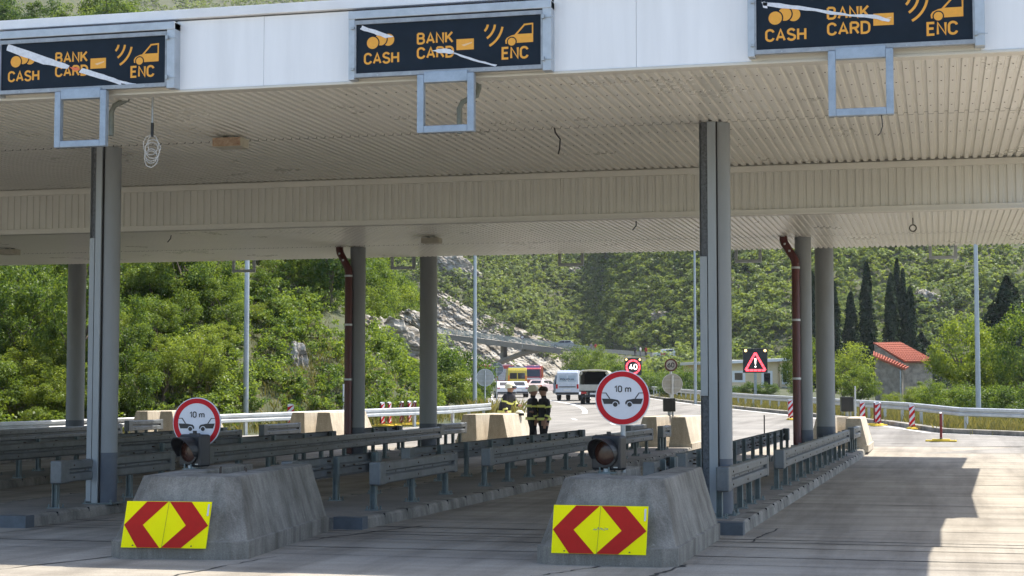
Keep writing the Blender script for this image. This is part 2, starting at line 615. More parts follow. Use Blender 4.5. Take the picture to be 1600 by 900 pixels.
M_APRON = concrete('lane_concrete', (.375, .34, .285), (.275, .25, .215), (.43, .40, .34), .45, (.12, 1.6, 1), bump=.12, smin=.8, tyre=(1.3, .10, 1))
M_JOINT = mat('joint_sealant', (.022, .022, .022), .8)
M_ASPH = concrete('worn_asphalt', (.285, .27, .245), (.21, .20, .185), (.32, .305, .28), .3, (.25, 2.0, 1), bump=.15, smin=.82, tyre=(.9, .07, 1))
M_PAINT = mat('white_road_paint', (.68, .68, .66), .7, var=.1, scale=3)
M_KERB = concrete('kerb_concrete', (.34, .32, .28), (.18, .17, .15), (.42, .40, .36), 1.2, (2.2, 2.2, .6), bump=.3)
M_ISL = concrete('island_paving', (.25, .23, .205), (.17, .16, .145), (.36, .34, .31), .9, None, bump=.3)
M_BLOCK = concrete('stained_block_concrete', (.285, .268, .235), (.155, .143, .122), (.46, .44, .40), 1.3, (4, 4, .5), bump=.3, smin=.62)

def strip_sheet(name, poly_ad, dz, m, step=4.0):
    pass

def apron():
    """concrete lanes: one sheet, with expansion joints and cracks cut into it"""
    mb = MB()
    xs = [-60 + 3 * i for i in range(29)]
    xs = [x for x in xs if x < 24] + [24]
    ys = [-40, -20, -5, 5, 15, 25, 35, 44, 46, 48, 50, 52, 54, 56]
    def zz(x, y):
        a, d = w2ad(x, y)
        return zroad(d) + .004
    vs = [(x, y, zz(x, y)) for y in ys for x in xs]
    n = len(xs)
    mb.add(vs, [(j * n + i, j * n + i + 1, (j + 1) * n + i + 1, (j + 1) * n + i) for j in range(len(ys) - 1) for i in range(n - 1)], 0)
    # joints running across the lanes
    for y, w in ((12.2, .03), (14.6, .025), (18.4, .012), (19.3, .035), (20.5, .022), (21.2, .03), (21.6, .035), (22.4, .05), (23.4, .02), (25.9, .012), (28.7, .035),
                 (32.2, .014), (35.2, .035), (39.5, .03), (42.8, .022), (46.5, .03)):
        x = -46.0
        while x < 16:
            L = rnd.uniform(2, 7)
            if rnd.random() < .86:
                m = int(L / .25)
                pts = []
                for k in range(m + 1):
                    xx = x + L * k / m
                    yy = y + .025 * noise.noise(Vector((xx * .9, y, 0)))
                    ww = 2.0 * w * (.45 + .9 * abs(noise.noise(Vector((xx * 1.7, y * 3, 5)))))
                    pts.append((xx, yy, ww))
                vs = []
                for xx, yy, ww in pts:
                    z = zz(xx, yy) + .004
                    vs += [(xx, yy - ww / 2, z), (xx, yy + ww / 2, z)]
                mb.add(vs, [(2 * k, 2 * k + 2, 2 * k + 3, 2 * k + 1) for k in range(m)], 1)
            x += L
    # longitudinal joints beside the islands and ragged cracks in front of the blocks
    def crack(p, w):
        vs = []
        for k, (x, y) in enumerate(p):
            ww = w * rnd.uniform(.3, 1.3)
            vs += [(x - ww / 2, y, .009), (x + ww / 2, y + ww * .3, .009)]
        mb.add(vs, [(2 * k, 2 * k + 2, 2 * k + 3, 2 * k + 1) for k in range(len(p) - 1)], 1)
    def wander(x0, y0, x1, y1, n, amp):
        return [(x0 + (x1 - x0) * k / n + rnd.uniform(-amp, amp), y0 + (y1 - y0) * k / n) for k in range(n + 1)]
    for x0, y0, x1, y1, w in ((-9.9, 15.6, -9.1, 18.0, .05), (-7.7, 15.7, -7.45, 18.0, .03), (-4.15, 16.6, -3.6, 17.9, .035), (-2.95, 16.8, -2.72, 18.3, .06),
                              (-2.35, 21.2, -2.2, 23.4, .04), (-7.9, 19.9, -7.15, 22.6, .05), (-12.9, 18.2, -12.0, 21.0, .045), (-12.3, 20.9, -12.1, 23, .03)):
        crack(wander(x0, y0, x1, y1, 14, .03), w)
    return struct(mb.build('lane_pavement', [M_APRON, M_JOINT]))
apron()

def road():
    mb = MB()
    rows = [50, 54, 58, 62, 66, 70, 74, 78, 84, 92, 105, 120, 150, 175, 200, 250, 310, 360]
    def left(d):
        return float(np.interp(d, LD, LA)) + .4 if d < 78 else left_edge_a(d) + .4
    def right(d):
        return float(np.interp(d, [50, 58, 60, 63, 75, 88, 122, 150, 310, 360], [40, 30, 18.9, 16.2, 15.4, 15.0, 13.4, 12.3, 11.5, 8]))
    V = []
    n = 14
    for d in rows:
        l, r = left(d), right(d)
        for k in range(n + 1):
            a = l + (r - l) * k / n
            V.append(ad2w(a, d, zroad(d) + .008))
    F = []
    for j in range(len(rows) - 1):
        for k in range(n):
            q = (j * (n + 1) + k, j * (n + 1) + k + 1, (j + 1) * (n + 1) + k + 1, (j + 1) * (n + 1) + k)
            F.append(q)
    # only beyond the concrete slab
    F = [f for f in F if min(V[i].y for i in f) > 51.0]
    mb.add(V, F, 0)
    struct(mb.build('road', M_ASPH))
    # painted markings
    mk = MB()
    def line(pts, w):
        vs = []
        P = [ad2w(a, d, zroad(d) + .014) for a, d in pts]
        for i, p in enumerate(P):
            t = (P[min(i + 1, len(P) - 1)] - P[max(i - 1, 0)])
            t.z = 0
            t.normalize()
            nrm = Vector((-t.y, t.x, 0))
            vs += [p - nrm * w / 2, p + nrm * w / 2]
        mk.add(vs, [(2 * i, 2 * i + 2, 2 * i + 3, 2 * i + 1) for i in range(len(P) - 1)])
    line([(right(d) - .45, d) for d in (58.6, 59, 60, 61, 62, 63, 66, 70, 76, 84, 92, 105, 122, 140, 165)], .2)
    line([(left(d) + .5, d) for d in (60, 64, 70, 76, 78, 90, 110, 140, 180, 240)], .15)
    # the curved line by the truck and lane dashes
    line([((px - 800) / FPX * d, d) for px, d in ((913, 92), (914, 98), (911, 106), (903, 114), (890, 122), (868, 132), (846, 142))], .3)
    for px, d in ((960, 70), (900, 78), (840, 86)):
        line([((px - 800) / FPX * d, d), ((px - 806) / FPX * (d + 3), d + 3)], .15)
    struct(mk.build('road_marking', M_PAINT))
    # kerb on the right
    kb = MB()
    ds = [57.5, 58, 58.6, 59.2, 60, 61, 62, 63, 66, 70, 76, 84, 92, 105, 122, 140, 170]
    P = [(right(d), d) for d in ds]
    rows_ = []
    for a, d in P:
        z = zroad(d)
        rows_.append([ad2w(a, d, z), ad2w(a, d, z + .17), ad2w(a + .3, d + .1, z + .19), ad2w(a + .3, d + .1, z - .1)])
    vs = [p for r in rows_ for p in r]
    kb.add(vs, [(i * 4 + j, i * 4 + j + 1, i * 4 + j + 5, i * 4 + j + 4) for i in range(len(rows_) - 1) for j in range(3)])
    struct(kb.build('kerb', M_KERB))
    return right
road_right = road()

# ------------------------------------------------------------------ toll islands
ISL = {  # right edge, left edge at the nose, the same at the far end
    'R': ((-2.55, -4.35), (-2.15, -4.45), 22.2, 50.6),
    'C': ((-7.72, -9.75), (-7.25, -9.55), 21.8, 50.6),
    'L': ((-12.35, -14.25), (-13.75, -15.7), 20.9, 50.8),
    'F': ((-17.2, -19.1), (-19.2, -21.0), 21.0, 51.5),
    'G': ((-22.2, -24.2), (-24.9, -26.8), 21.0, 51.5)}
ISL_H = .16
def island(key):
    (r0, l0), (r1, l1), y0, y1 = ISL[key]
    mb = MB()
    n = 14
    prof = []
    for k in range(n + 1):
        t = k / n
        y = y0 + (y1 - y0) * t
        r, l = r0 + (r1 - r0) * t, l0 + (l1 - l0) * t
        z = zroad(w2ad((r + l) / 2, y)[1])
        h = ISL_H
        prof.append([(r, y, z - .1), (r - .03, y, z + h - .03), (r - .06, y, z + h), (r - .22, y, z + h + .002), (l + .22, y, z + h + .002), (l + .06, y, z + h), (l + .03, y, z + h - .03), (l, y, z - .1)])
    vs = [p for r in prof for p in r]
    fs, ms = [], []
    for k in range(n):
        for j in range(7):
            f = (k * 8 + j, k * 8 + j + 1, (k + 1) * 8 + j + 1, (k + 1) * 8 + j)
            mb.add([vs[i] for i in f], [(0, 1, 2, 3)], 1 if j == 3 else 0)
    for k in (0, n):
        mb.add([vs[k * 8 + j] for j in range(8)], [list(range(8))], 0)
    # joints between the kerb stones
    y = y0 + 1.0
    while y < y1 - .3:
        t = (y - y0) / (y1 - y0)
        for e0, e1, sg in ((r0, r1, 1), (l0, l1, -1)):
            e = e0 + (e1 - e0) * t
            z = zroad(w2ad(e, y)[1])
            mb.box((min(e - sg * .215, e + sg * .004 - sg * .03), y - .008, z + .03), (max(e - sg * .215, e + sg * .004 - sg * .03), y + .008, z + ISL_H + .004), 2)
        y += 1.0
    # painted nose stone
    mb.box((r0 - .42, y0 - .012, 0), (r0 + .0, y0 + .22, ISL_H + .012), 3)
    return struct(mb.build('toll_island', [M_KERB, M_ISL, M_JOINT, mat('blue_grey_nose_paint', (.085, .10, .115), .6, var=.2, scale=6)]))
for k in ISL:
    island(k)

# ================================================================== TOLL CANOPY
ZS = 5.75
CANOPY = thing('toll_canopy', 'wide flat white-edged toll plaza roof with cream corrugated ceiling on grey columns', 'canopy', (-15, 35, 0))
def part(mb, name, mats, bevel=0, parent=CANOPY, **k):
    return mb.build(name, mats, parent, bevel=bevel, world=True, **k)

def corrugated(mb, x0, x1, y0, y1, z, per=.136, dep=.032, axis='y', mi=0):
    n = int(round((x1 - x0) / per))
    px = []
    for i in range(n):
        x = x0 + i * per
        px += [(x, 0), (x + .068, 0), (x + .080, dep), (x + .124, dep)]
    px.append((x0 + n * per, 0))
    if axis == 'y':      # ceiling: ridges run along y, underside at z
        vs = [(x, y0, z + h) for x, h in px] + [(x, y1, z + h) for x, h in px]
    else:                # upright cladding facing -y, y0 = plane, y1/z unused pair = z range
        vs = [(x, y0 + h, y1) for x, h in px] + [(x, y0 + h, z) for x, h in px]
    m = len(px)
    mb.add(vs, [(i, i + 1, m + i + 1, m + i) for i in range(m - 1)], mi)

XL, XR = -36.0, 3.2
s1 = MB(); corrugated(s1, XL, XR - 1.45, 19.5, 23.62, ZS); part(s1, 'front_soffit', M_SOFFIT)
s2 = MB(); corrugated(s2, XL, XR - 1.25, 23.56, 28.36, ZS + .008); part(s2, 'front_soffit', M_SOFFIT)
s3 = MB(); corrugated(s3, XL, XR - .75, 28.6, 41.6, ZS); part(s3, 'rear_soffit', M_SOFFIT)
s4 = MB(); corrugated(s4, XL, XR - .6, 41.55, 45.4, ZS + .008); part(s4, 'rear_soffit', M_SOFFIT)
# ragged dark seams between the sheets, and screws
s5 = MB(); corrugated(s5, XL, XR - 1.45, 23.60, 23.625, ZS - .003); part(s5, 'sheet_seam', M_WIRE)
s5 = MB(); corrugated(s5, XL, XR - .75, 41.57, 41.605, ZS - .003); part(s5, 'sheet_seam', M_WIRE)
s5 = MB()
for yy in (20.2, 21.1, 22.0, 22.9, 24.3, 25.3):
    for k in range(72):
        xx = XL + (210 + k) * .136 + .034
        s5.box((xx - .008, yy - .008, ZS - .006), (xx + .008, yy + .008, ZS - .0005))
part(s5, 'screw', M_BOLT)['kind'] = 'stuff'
# ceiling beam with ribbed cladding
b = MB(); corrugated(b, XL, XR - 1.1, 28.40, 5.00, 5.66, per=.136, dep=.02, axis='z'); part(b, 'beam_cladding', M_CLAD)
b = MB(); b.box((XL, 28.36, 5.64), (XR - 1.1, 28.43, 5.748)); b.box((XL, 28.36, 4.90), (XR - 1.1, 28.44, 5.0)); b.box((XL, 28.34, 4.90), (XR - 1.1, 28.36, 4.93)); part(b, 'beam_trim', M_SOFFIT_TRIM, bevel=.006)
b = MB(); b.box((XL, 28.445, 4.905), (XR - 1.1, 28.58, 5.9)); part(b, 'beam_box', M_CLAD)
# roof deck, white fascia panels and cap
def end_x(y):       # unseen right edge, placed and skewed to shape the ground shadow
    return 1.76 + (y - 19.35) * .036
d = MB()
def slab(y0, y1, z0, z1, dx=0):
    xa, xb = end_x(y0) + dx, end_x(y1) + dx
    vs = [(XL, y0, z0), (xa, y0, z0), (xb, y1, z0), (XL, y1, z0), (XL, y0, z1), (xa, y0, z1), (xb, y1, z1), (XL, y1, z1)]
    d.add(vs, [(0, 3, 2, 1), (4, 5, 6, 7), (0, 1, 5, 4), (1, 2, 6, 5), (2, 3, 7, 6), (3, 0, 4, 7)])
slab(19.42, 32.0, 5.95, 6.70)
slab(32.0, 45.5, 5.95, 6.72, .26)  # unseen step to the right, added for the jog in the shadow edge
slab(45.5, 52.2, 6.52, 6.72, .0)
part(d, 'roof_deck', mat('roof_deck_sheet', (.40, .38, .34), .7))
FY = 19.35
for x0, x1 in ((XL, -14.0), (-14.0, -11.95), (-9.40, -8.203), (-8.202, -7.02), (-4.45, -3.441), (-3.440, -2.075), (.505, 1.75)):
    p = MB(); p.box((x0 + .001, FY, ZS + .002), (x1 - .001, FY + .05, 6.637)); part(p, 'fascia_panel', M_WHITE, bevel=.004)
p = MB(); p.box((XL, FY + .06, ZS + .01), (1.74, FY + .07, 6.7)); part(p, 'fascia_backing', M_DARKGAP)  # black sheet puts shade into the slits between panels and cap
p = MB(); p.box((XL, FY - .06, 6.655), (1.74, FY + .4, 6.775)); part(p, 'fascia_cap', M_CAP, bevel=.008)
p = MB(); p.box((XL, FY - .015, ZS - .035), (1.74, FY + .2, ZS)); part(p, 'fascia_bottom_trim', M_SOFFIT_TRIM, bevel=.006)

# columns
def column(x, y, ztop, r, covers=None, pipe=False, cw=1.0):
    zb = zroad(w2ad(x, y)[1]) + ISL_H
    c = MB(); c.cyl((x, y, zb), r, ztop - zb, 40)
    col = part(c, 'column', M_COL)
    c = MB(); c.cyl((x, y, zb + .012), r + .003, .78, 40); part(c, 'paint_band', M_COLBAND, parent=col)
    c = MB(); c.box((x - r - .07, y - r - .07, zb), (x + r + .07, y + r + .07, zb + .02))
    for sx in (-1, 1):
        for sy in (-1, 1):
            c.cyl((x + sx * (r + .035), y + sy * (r + .035), zb + .02), .018, .05, 8)
    part(c, 'base_plate', M_POST, parent=col)
    if covers:
        sl_top, sl_bot = covers
        # two flat cable covers on the near left side, with a slot in the outer one
        f = y - r - .065
        c = MB(); c.box((x - .125 * cw, f, zb + .02), (x - .005 * cw, y - .03, ztop)); part(c, 'cable_cover', M_CHAN, bevel=.005, parent=col)
        c = MB(); c.box((x - .003 * cw, f + .03, zb + .02), (x + .012, y - .1, ztop)); part(c, 'cover_gap_shade', M_DARKGAP, parent=col)  # black strip painted in for the shade between cover and column
        c = MB(); c.box((x - .238 * cw, f, sl_bot), (x - .137 * cw, y - .02, sl_top)); part(c, 'cable_cover', M_CHAN, bevel=.005, parent=col)
        c = MB(); c.box((x - .225 * cw, f + .05, zb + .02), (x - .128 * cw, y - .03, ztop)); part(c, 'cable_slot_shade', mat('slot_shade', (.10, .107, .115), .7, var=.5, scale=25), parent=col)  # dark fill paints the shade inside the open slot
        c = MB(); c.box((x - .242 * cw, f + .012, zb + .02), (x - .2385 * cw, y - .01, ztop)); part(c, 'slot_edge', M_COL, parent=col)
    if pipe:
        pr_ = .10
        xx, yy = x - .165, y - r - .06
        c = MB()
        c.tube([(xx - .30, yy + .1, ZS + .03), (xx - .30, yy + .1, ZS - .06), (xx - .27, yy + .08, ZS - .16), (xx - .08, yy + .01, ZS - .46), (xx - .02, yy, ZS - .58), (xx, yy, ZS - .7), (xx, yy, zb + .25), (xx + .02, yy - .02, zb + .1)], pr_, 18)
        dp = part(c, 'downpipe', M_PIPE, parent=col)
        for z in (ZS - .80, ZS - 2.1, 2.2):
            c = MB(); c.cyl((xx, yy, z), pr_ + .012, .05, 18); part(c, 'pipe_clamp', M_GALV_OUT, parent=col)
        for q in ((-.26, .08, -.2), (-.14, .03, -.38)):
            c = MB(); c.cyl((xx + q[0], yy + q[1] - pr_ + .01, ZS + q[2]), .03, .05, 10, ax='z'); part(c, 'pipe_clamp', M_GALV_OUT, parent=col)
    return col
column(-3.04, 23.75, ZS, .175, covers=(3.82, 1.84))
column(-12.665, 23.75, ZS, .182, covers=(4.3, .2), cw=.84)
column(-3.27, 42.0, ZS, .205, pipe=True)
column(-15.04, 42.0, ZS, .205, pipe=True)
column(-25.80, 46.4, 6.5, .275)
column(-14.43, 46.4, 6.5, .255)
column(-3.04, 46.4, 6.5, .255)

# drain spouts under the fascia
def drain(x, z, y=19.75):
    c = MB()
    c.tube([(x + .14, y + .05, z + .05), (x + .14, y + .04, z - .05), (x + .12, y + .02, z - .14), (x - .06, y, z - .22), (x - .10, y, z - .30), (x - .10, y, z - .62)], .035, 12)
    part(c, 'drain_spout', M_PIPE_GREEN)
drain(-5.69, ZS, 19.9)
drain(-10.50, ZS + .16, 19.9)

# ------------------------------------------------------------------ lane signs on the fascia
def lane_sign(name, label, x0, x1, zb, tapes, fx0, fx1):
    """x0..x1 = dark face; local origin at lower left corner of the face"""
    W, H = x1 - x0, .61
    t = thing('lane_sign', label, 'sign', (x0, 19.2, zb), 0, 'payment lane signs on the fascia')
    k = W / 288.0
    def S(px, py):
        u = px - 557
        return (u * k, H - (py - (38 - u * 16 / 288.0)) * k * 1.0)
    f = MB(); f.box((0, .0, 0), (W, .03, H)); face = f.build('sign_face', M_NAVY, t)
    g = MB()
    # outer casing: sides, top band, lower rail
    g.box((-.10, -.02, -.075), (-.02, .15, H + .16))
    g.box((W + .02, -.02, -.075), (W + .13, .15, H + .16))
    g.box((-.10, -.03, H + .07), (W + .13, .15, H + .17))
    g.build('casing', M_FRAME, t, bevel=.006)
    g = MB()
    g.box((-.02, -.025, -.05), (W + .02, .05, 0.0)); g.box((-.02, -.02, 0), (0, .05, H)); g.box((W, -.02, 0), (W + .02, .05, H)); g.box((-.02, -.022, H), (W + .02, .05, H + .05))
    g.build('inner_frame', mat('dull_inner_frame', (.30, .32, .34), .45, metal=.4, var=.2, scale=8), t)
    g = MB()
    for u in (.12, .3, .5, .7, .88):
        g.cyl((W * u, -.032, -.03), .008, .02, 8, ax='y')
        g.cyl((W * u, -.028, H + .02), .007, .02, 8, ax='y')
    for zz_ in (.04, H - .06):
        g.box((W + .02, -.06, zz_), (W + .05, -.02, zz_ + .05)); g.box((W + .05, -.03, zz_ + .015), (W + .16, -.022, zz_ + .022))
        g.box((-.06, -.05, zz_), (-.02, -.02, zz_ + .03))
    g.build('clip', M_GALV, t)['kind'] = 'stuff'
    y = -.003
    def letters(nm, s, pxl, pxr, pyb, pyt):
        m = MB()
        xa, za = S(pxl, pyb)
        xb, zb_ = S(pxl, pyt)
        h = (pyb - pyt) * k
        text_mb(m, s, xa, za, h, y, bold=.17, width=(pxr - pxl) * k)
        m.build('lettering', M_ORANGE, t)
    letters('cash', 'CASH', 569, 625, 99, 81)
    letters('bank', 'BANK', 653, 710, 68, 50)
    letters('card', 'CARD', 653, 711, 90, 72)
    letters('enc', 'ENC', 785, 826, 90, 71)
    # coins
    for i, (cx, cy) in enumerate(((608, 60.5), (596, 60), (583, 65.5))):
        m = MB()
        c = S(cx, cy)
        m.disc(c, 11 * k, -.003 - .002 * i, -.001, 32, 1)
        m.disc(c, 9.2 * k, -.004 - .002 * i, -.0012, 32, 0)
        m.build('coin_symbol', [M_ORANGE, M_NAVY], t)
    # bank card
    m = MB()
    a, b_ = S(715, 76), S(742, 58)
    m.box((a[0], -.003, a[1]), (b_[0], .001, b_[1] + 0))
    m.build('card_symbol', M_ORANGE, t, bevel=.006)
    m = MB()
    q = [S(723, 68), S(739, 63.5), S(739, 65), S(727, 70)]
    m.prism(q, 'y', -.0055, -.0034); m.build('card_line', mat('pale_amber_print', (.8, .55, .3), .5), t)  # pale printed line across the card
    # radio waves: three arcs fanning from the car's bonnet
    m = MB()
    cx, cz = S(748, 36)
    for r0, a0, a1 in ((14, -48, -8), (25, -58, -6), (37, -62, -10)):
        m.ring((cx, cz), r0 * k, (r0 + 3.4) * k, -.003, .001, 18, 0, R_(a0), R_(a1))
    m.build('radio_wave_symbol', M_ORANGE, t)
    # the car: bonnet and door block, window outline, wheel
    m = MB()
    m.prism([S(791, 66), S(790.5, 61), S(793, 57), S(800, 53.5), S(808, 51.5), S(833, 50), S(833, 63), S(803, 65)], 'y', -.003, .001)
    m.prism([S(805, 52), S(819, 36.5), S(821, 37.5), S(808.5, 51.7)], 'y', -.0034, .001)
    m.prism([S(818.5, 36), S(833, 34.3), S(833, 36.6), S(820, 38.3)], 'y', -.0038, .001)
    m.prism([S(831.2, 34.6), S(833.2, 34.4), S(833.2, 51), S(831.2, 51)], 'y', -.0042, .001)
    car = m.build('car_symbol', M_ORANGE, t)
    m = MB()
    m.disc(S(800.5, 63), 7.6 * k, -.0055, -.001, 28, 1)
    m.disc(S(800.5, 63), 5.9 * k, -.0065, -.001, 28, 0)
    m.build('wheel_symbol', [M_ORANGE, M_NAVY], car)
    # torn tape
    for poly, mm in tapes:
        m = MB()
        pp_ = []
        for q0, q1 in zip(poly, poly[1:] + poly[:1]):
            for kk in range(4):
                pp_.append((q0[0] + (q1[0] - q0[0]) * kk / 4 + rnd.uniform(-.5, .5), q0[1] + (q1[1] - q0[1]) * kk / 4 + rnd.uniform(-.6, .6)))
        poly = pp_
        m.prism([((px - tx) * tk, H - (py - (ty0 - (px - tx) * tsl)) * tk) for px, py in poly for (tx, tk, ty0, tsl) in (TP[name],)], 'y', -.012, -.009)
        m.build('tape_strip' if mm is M_TAPE else 'tape_scrap', mm, t)
    # square bracket frame hanging below
    m = MB()
    f0, f1 = fx0 - x0, fx1 - x0
    zt, zl = -.06, 5.035 - zb
    w = .085
    m.box((f0, -.06, zl), (f0 + w, .03, zt)); m.box((f1 - w, -.06, zl), (f1, .03, zt))
    m.box((f0 + w, -.06, zl), (f1 - w, .03, zl + w)); m.box((f0 + w, -.055, zt - .10), (f1 - w, .03, zt + .035))
    m.build('hanging_frame', mat('blue_grey_square_tube', (.30, .36, .43), .4, metal=.3, var=.15, scale=5), t, bevel=.008)
    return t
TP = {'M': (557, .00813, 38, 16 / 288.), 'L': (3, .00914, 72, 20 / 255.), 'R': (1182, .00716, -2, 20 / 338.)}
lane_sign('M', 'navy lane sign with short torn white tape strip over its coins, middle of three', -6.91, -4.57, 5.81,
          [([(563, 45), (566, 39), (608, 53), (616, 56), (604, 58), (585, 52)], M_TAPE), ([(677, 77), (690, 74), (704, 74), (711, 78), (709, 82), (688, 80)], M_TAPE), ([(706, 80), (712, 80), (742, 89), (778, 98), (775, 100), (740, 92)], M_TAPE)], -6.11, -5.39)
lane_sign('L', 'navy lane sign crossed from corner to corner by white tape with a red scrap', -11.82, -9.48, 5.82,
          [([(11, 80), (14, 71), (75, 88), (112, 99), (108, 104), (70, 98), (40, 89)], M_TAPE), ([(111, 101), (124, 101), (128, 105), (118, 106)], M_TAPERED), ([(126, 108), (132, 102), (165, 110), (195, 119), (215, 122), (212, 125), (192, 121), (194, 130), (191, 124), (160, 116)], M_TAPE)], -11.01, -10.28)
lane_sign('R', 'navy lane sign with a long wavy white tape across its upper part, largest in view', -2.0, .42, 5.85,
          [([(1190, 4), (1194, 10), (1230, 15), (1270, 18), (1300, 24), (1340, 28), (1366, 30), (1392, 36), (1394, 32), (1370, 24), (1330, 24), (1300, 18), (1260, 12), (1220, 6)], M_TAPE), ([(1193, 4), (1200, 4), (1200, 14), (1193, 13)], M_TAPE)], -1.185, -.455)

# the same square frames hanging along the rear edge of the roof
REARF = None
for i, (px0, px1) in enumerate(((378, 398), (610, 648), (872, 912), (1148, 1192), (1452, 1493))):
    Yf = 46.0
    def xat(px):
        rr = c_f + c_r * ((px - 800) / FPX)
        return rr.x / rr.y * Yf
    xa, xb = xat(px0 if i else 362), xat(px1)
    lab = ['hanging square frame at the roof rear edge in front of the far left lamp post', 'hanging square frame at the roof rear edge left of the grey middle column', 'hanging square frame at the roof rear edge above the arch bridge',
           'hanging square frame at the roof rear edge just right of the front right column', 'hanging square frame at the roof rear edge above the cypress trees'][i]
    if i == 0:
        t = thing('hanging_frame', lab, 'frame', (xa, Yf, 5.46), 0, 'square frames hanging from the rear of the roof')
        m = MB()
        w = .08; W = .74
        m.box((0, 0, 0), (W, .08, w)); m.box((0, .004, w), (w, .076, 1.08)); m.box((W - w, .004, w), (W, .076, 1.08))
        m.build('square_tube', M_FRAME, t, bevel=.006)
        m = MB(); m.box((.08, .02, .62), (W - .08, .06, .7)); m.build('crossbar', M_FRAME, t)
        REARF = t
    else:
        dup(REARF, (xa, Yf, 5.46), 0, lab)

# ------------------------------------------------------------------ ceiling lamps, cables
def ceiling_lamp(x, y, label, rust):
    t = thing('ceiling_lamp', label, 'lamp', (x, y, ZS), 0, 'lamp boxes under the ceiling')
    m = MB(); m.box((-.22, -.17, -.17), (.22, .17, -.03)); m.build('housing', M_LAMPBOX, t, bevel=.012)
    m = MB(); m.box((-.225, -.18, -.165), (.225, -.171, -.035)); m.build('front_plate', M_RUST if rust else M_LAMPBOX, t)
    m = MB(); m.box((-.12, -.05, -.03), (-.06, .05, .0)); m.box((.06, -.05, -.03), (.12, .05, 0)); m.build('bracket', M_POST, t)
    return t
ceiling_lamp(-10.33, 23.15, 'rust stained lamp box under the front ceiling left of the middle sign', True)
ceiling_lamp(-12.20, 39.5, 'clean cream lamp box under the rear ceiling above the middle column', False)
ceiling_lamp(-24.2, 39.9, 'dim lamp box under the rear ceiling at far left edge of view', False)

def cable(label, pts, r, m, group=None):
    mb = MB(); mb.tube(pts, r, 6)
    return tag(mb.build('loose_cable', m), label, 'cable', group)
cable('short black wire dangling from the ceiling right of the middle sign frame', [(-5.42, 23.6, ZS + .03), (-5.40, 23.58, ZS - .06), (-5.33, 23.6, ZS - .16), (-5.34, 23.6, ZS - .3), (-5.36, 23.6, ZS - .38)], .012, M_WIRE)
cable('thin black wire tail hanging from the right sign frame', [(-.60, 19.18, 5.05), (-.59, 19.17, 4.98), (-.585, 19.17, 4.9), (-.61, 19.18, 4.83), (-.64, 19.18, 4.8)], .006, M_WIRE)
cable('short black wire stub under the rear ceiling near the arch bridge', [(-6.6, 37.0, ZS + .03), (-6.6, 37, ZS - .1), (-6.68, 37, ZS - .2)], .014, M_WIRE)
cable('tiny black wire stub under the rear ceiling at left', [(-18.3, 37.5, ZS + .03), (-18.32, 37.5, ZS - .08), (-18.4, 37.5, ZS - .17)], .014, M_WIRE)
def coil():
    t = thing('cable_drop', 'white cable coil hanging on a thin rod beside the left sign frame', 'cable', (-9.93, 19.75, ZS))
    m = MB(); m.cyl((0, 0, -.34), .014, .34, 10); m.build('rod', M_GALV, t)
    m = MB(); m.cyl((0, 0, -.52), .02, .18, 10); m.build('socket', M_BLACK, t)
    m = MB()
    for j in range(5):
        cx, r = rnd.uniform(-.02, .02), rnd.uniform(.075, .115)
        cz = -.62 - .045 * j - rnd.uniform(0, .03)
        m.tube([(cx + r * math.cos(a * math.pi / 10), rnd.uniform(-.015, .015), cz + r * 1.15 * math.sin(a * math.pi / 10)) for a in range(21)], .0055, 5)
    m.tube([(-.02, 0, -.50), (-.06, 0, -.56), (-.05, 0, -.7)], .0055, 5)
    m.build('coil', M_CABLE, t)
coil()
m = MB()
m.tube([(1.32 - 1.85, 38.0, ZS + .02), (1.32 - 1.85, 38.0, ZS - .12)], .012, 6)
m.ring((1.32 - 1.85, ZS - .21), .06, .085, 37.99, 38.01, 20)
tag(m.build('ceiling_hook', M_WIRE), 'small dark ring hook hanging under the rear ceiling at right', 'hook')
for x0, x1 in ((-11.95, -9.40), (-7.02, -4.45), (-2.075, .505)):
    fb = MB(); fb.box((x0, FY - .008, ZS + .001), (x1, FY + .052, ZS + .085)); part(fb, 'fascia_sill', M_SOFFIT_TRIM)

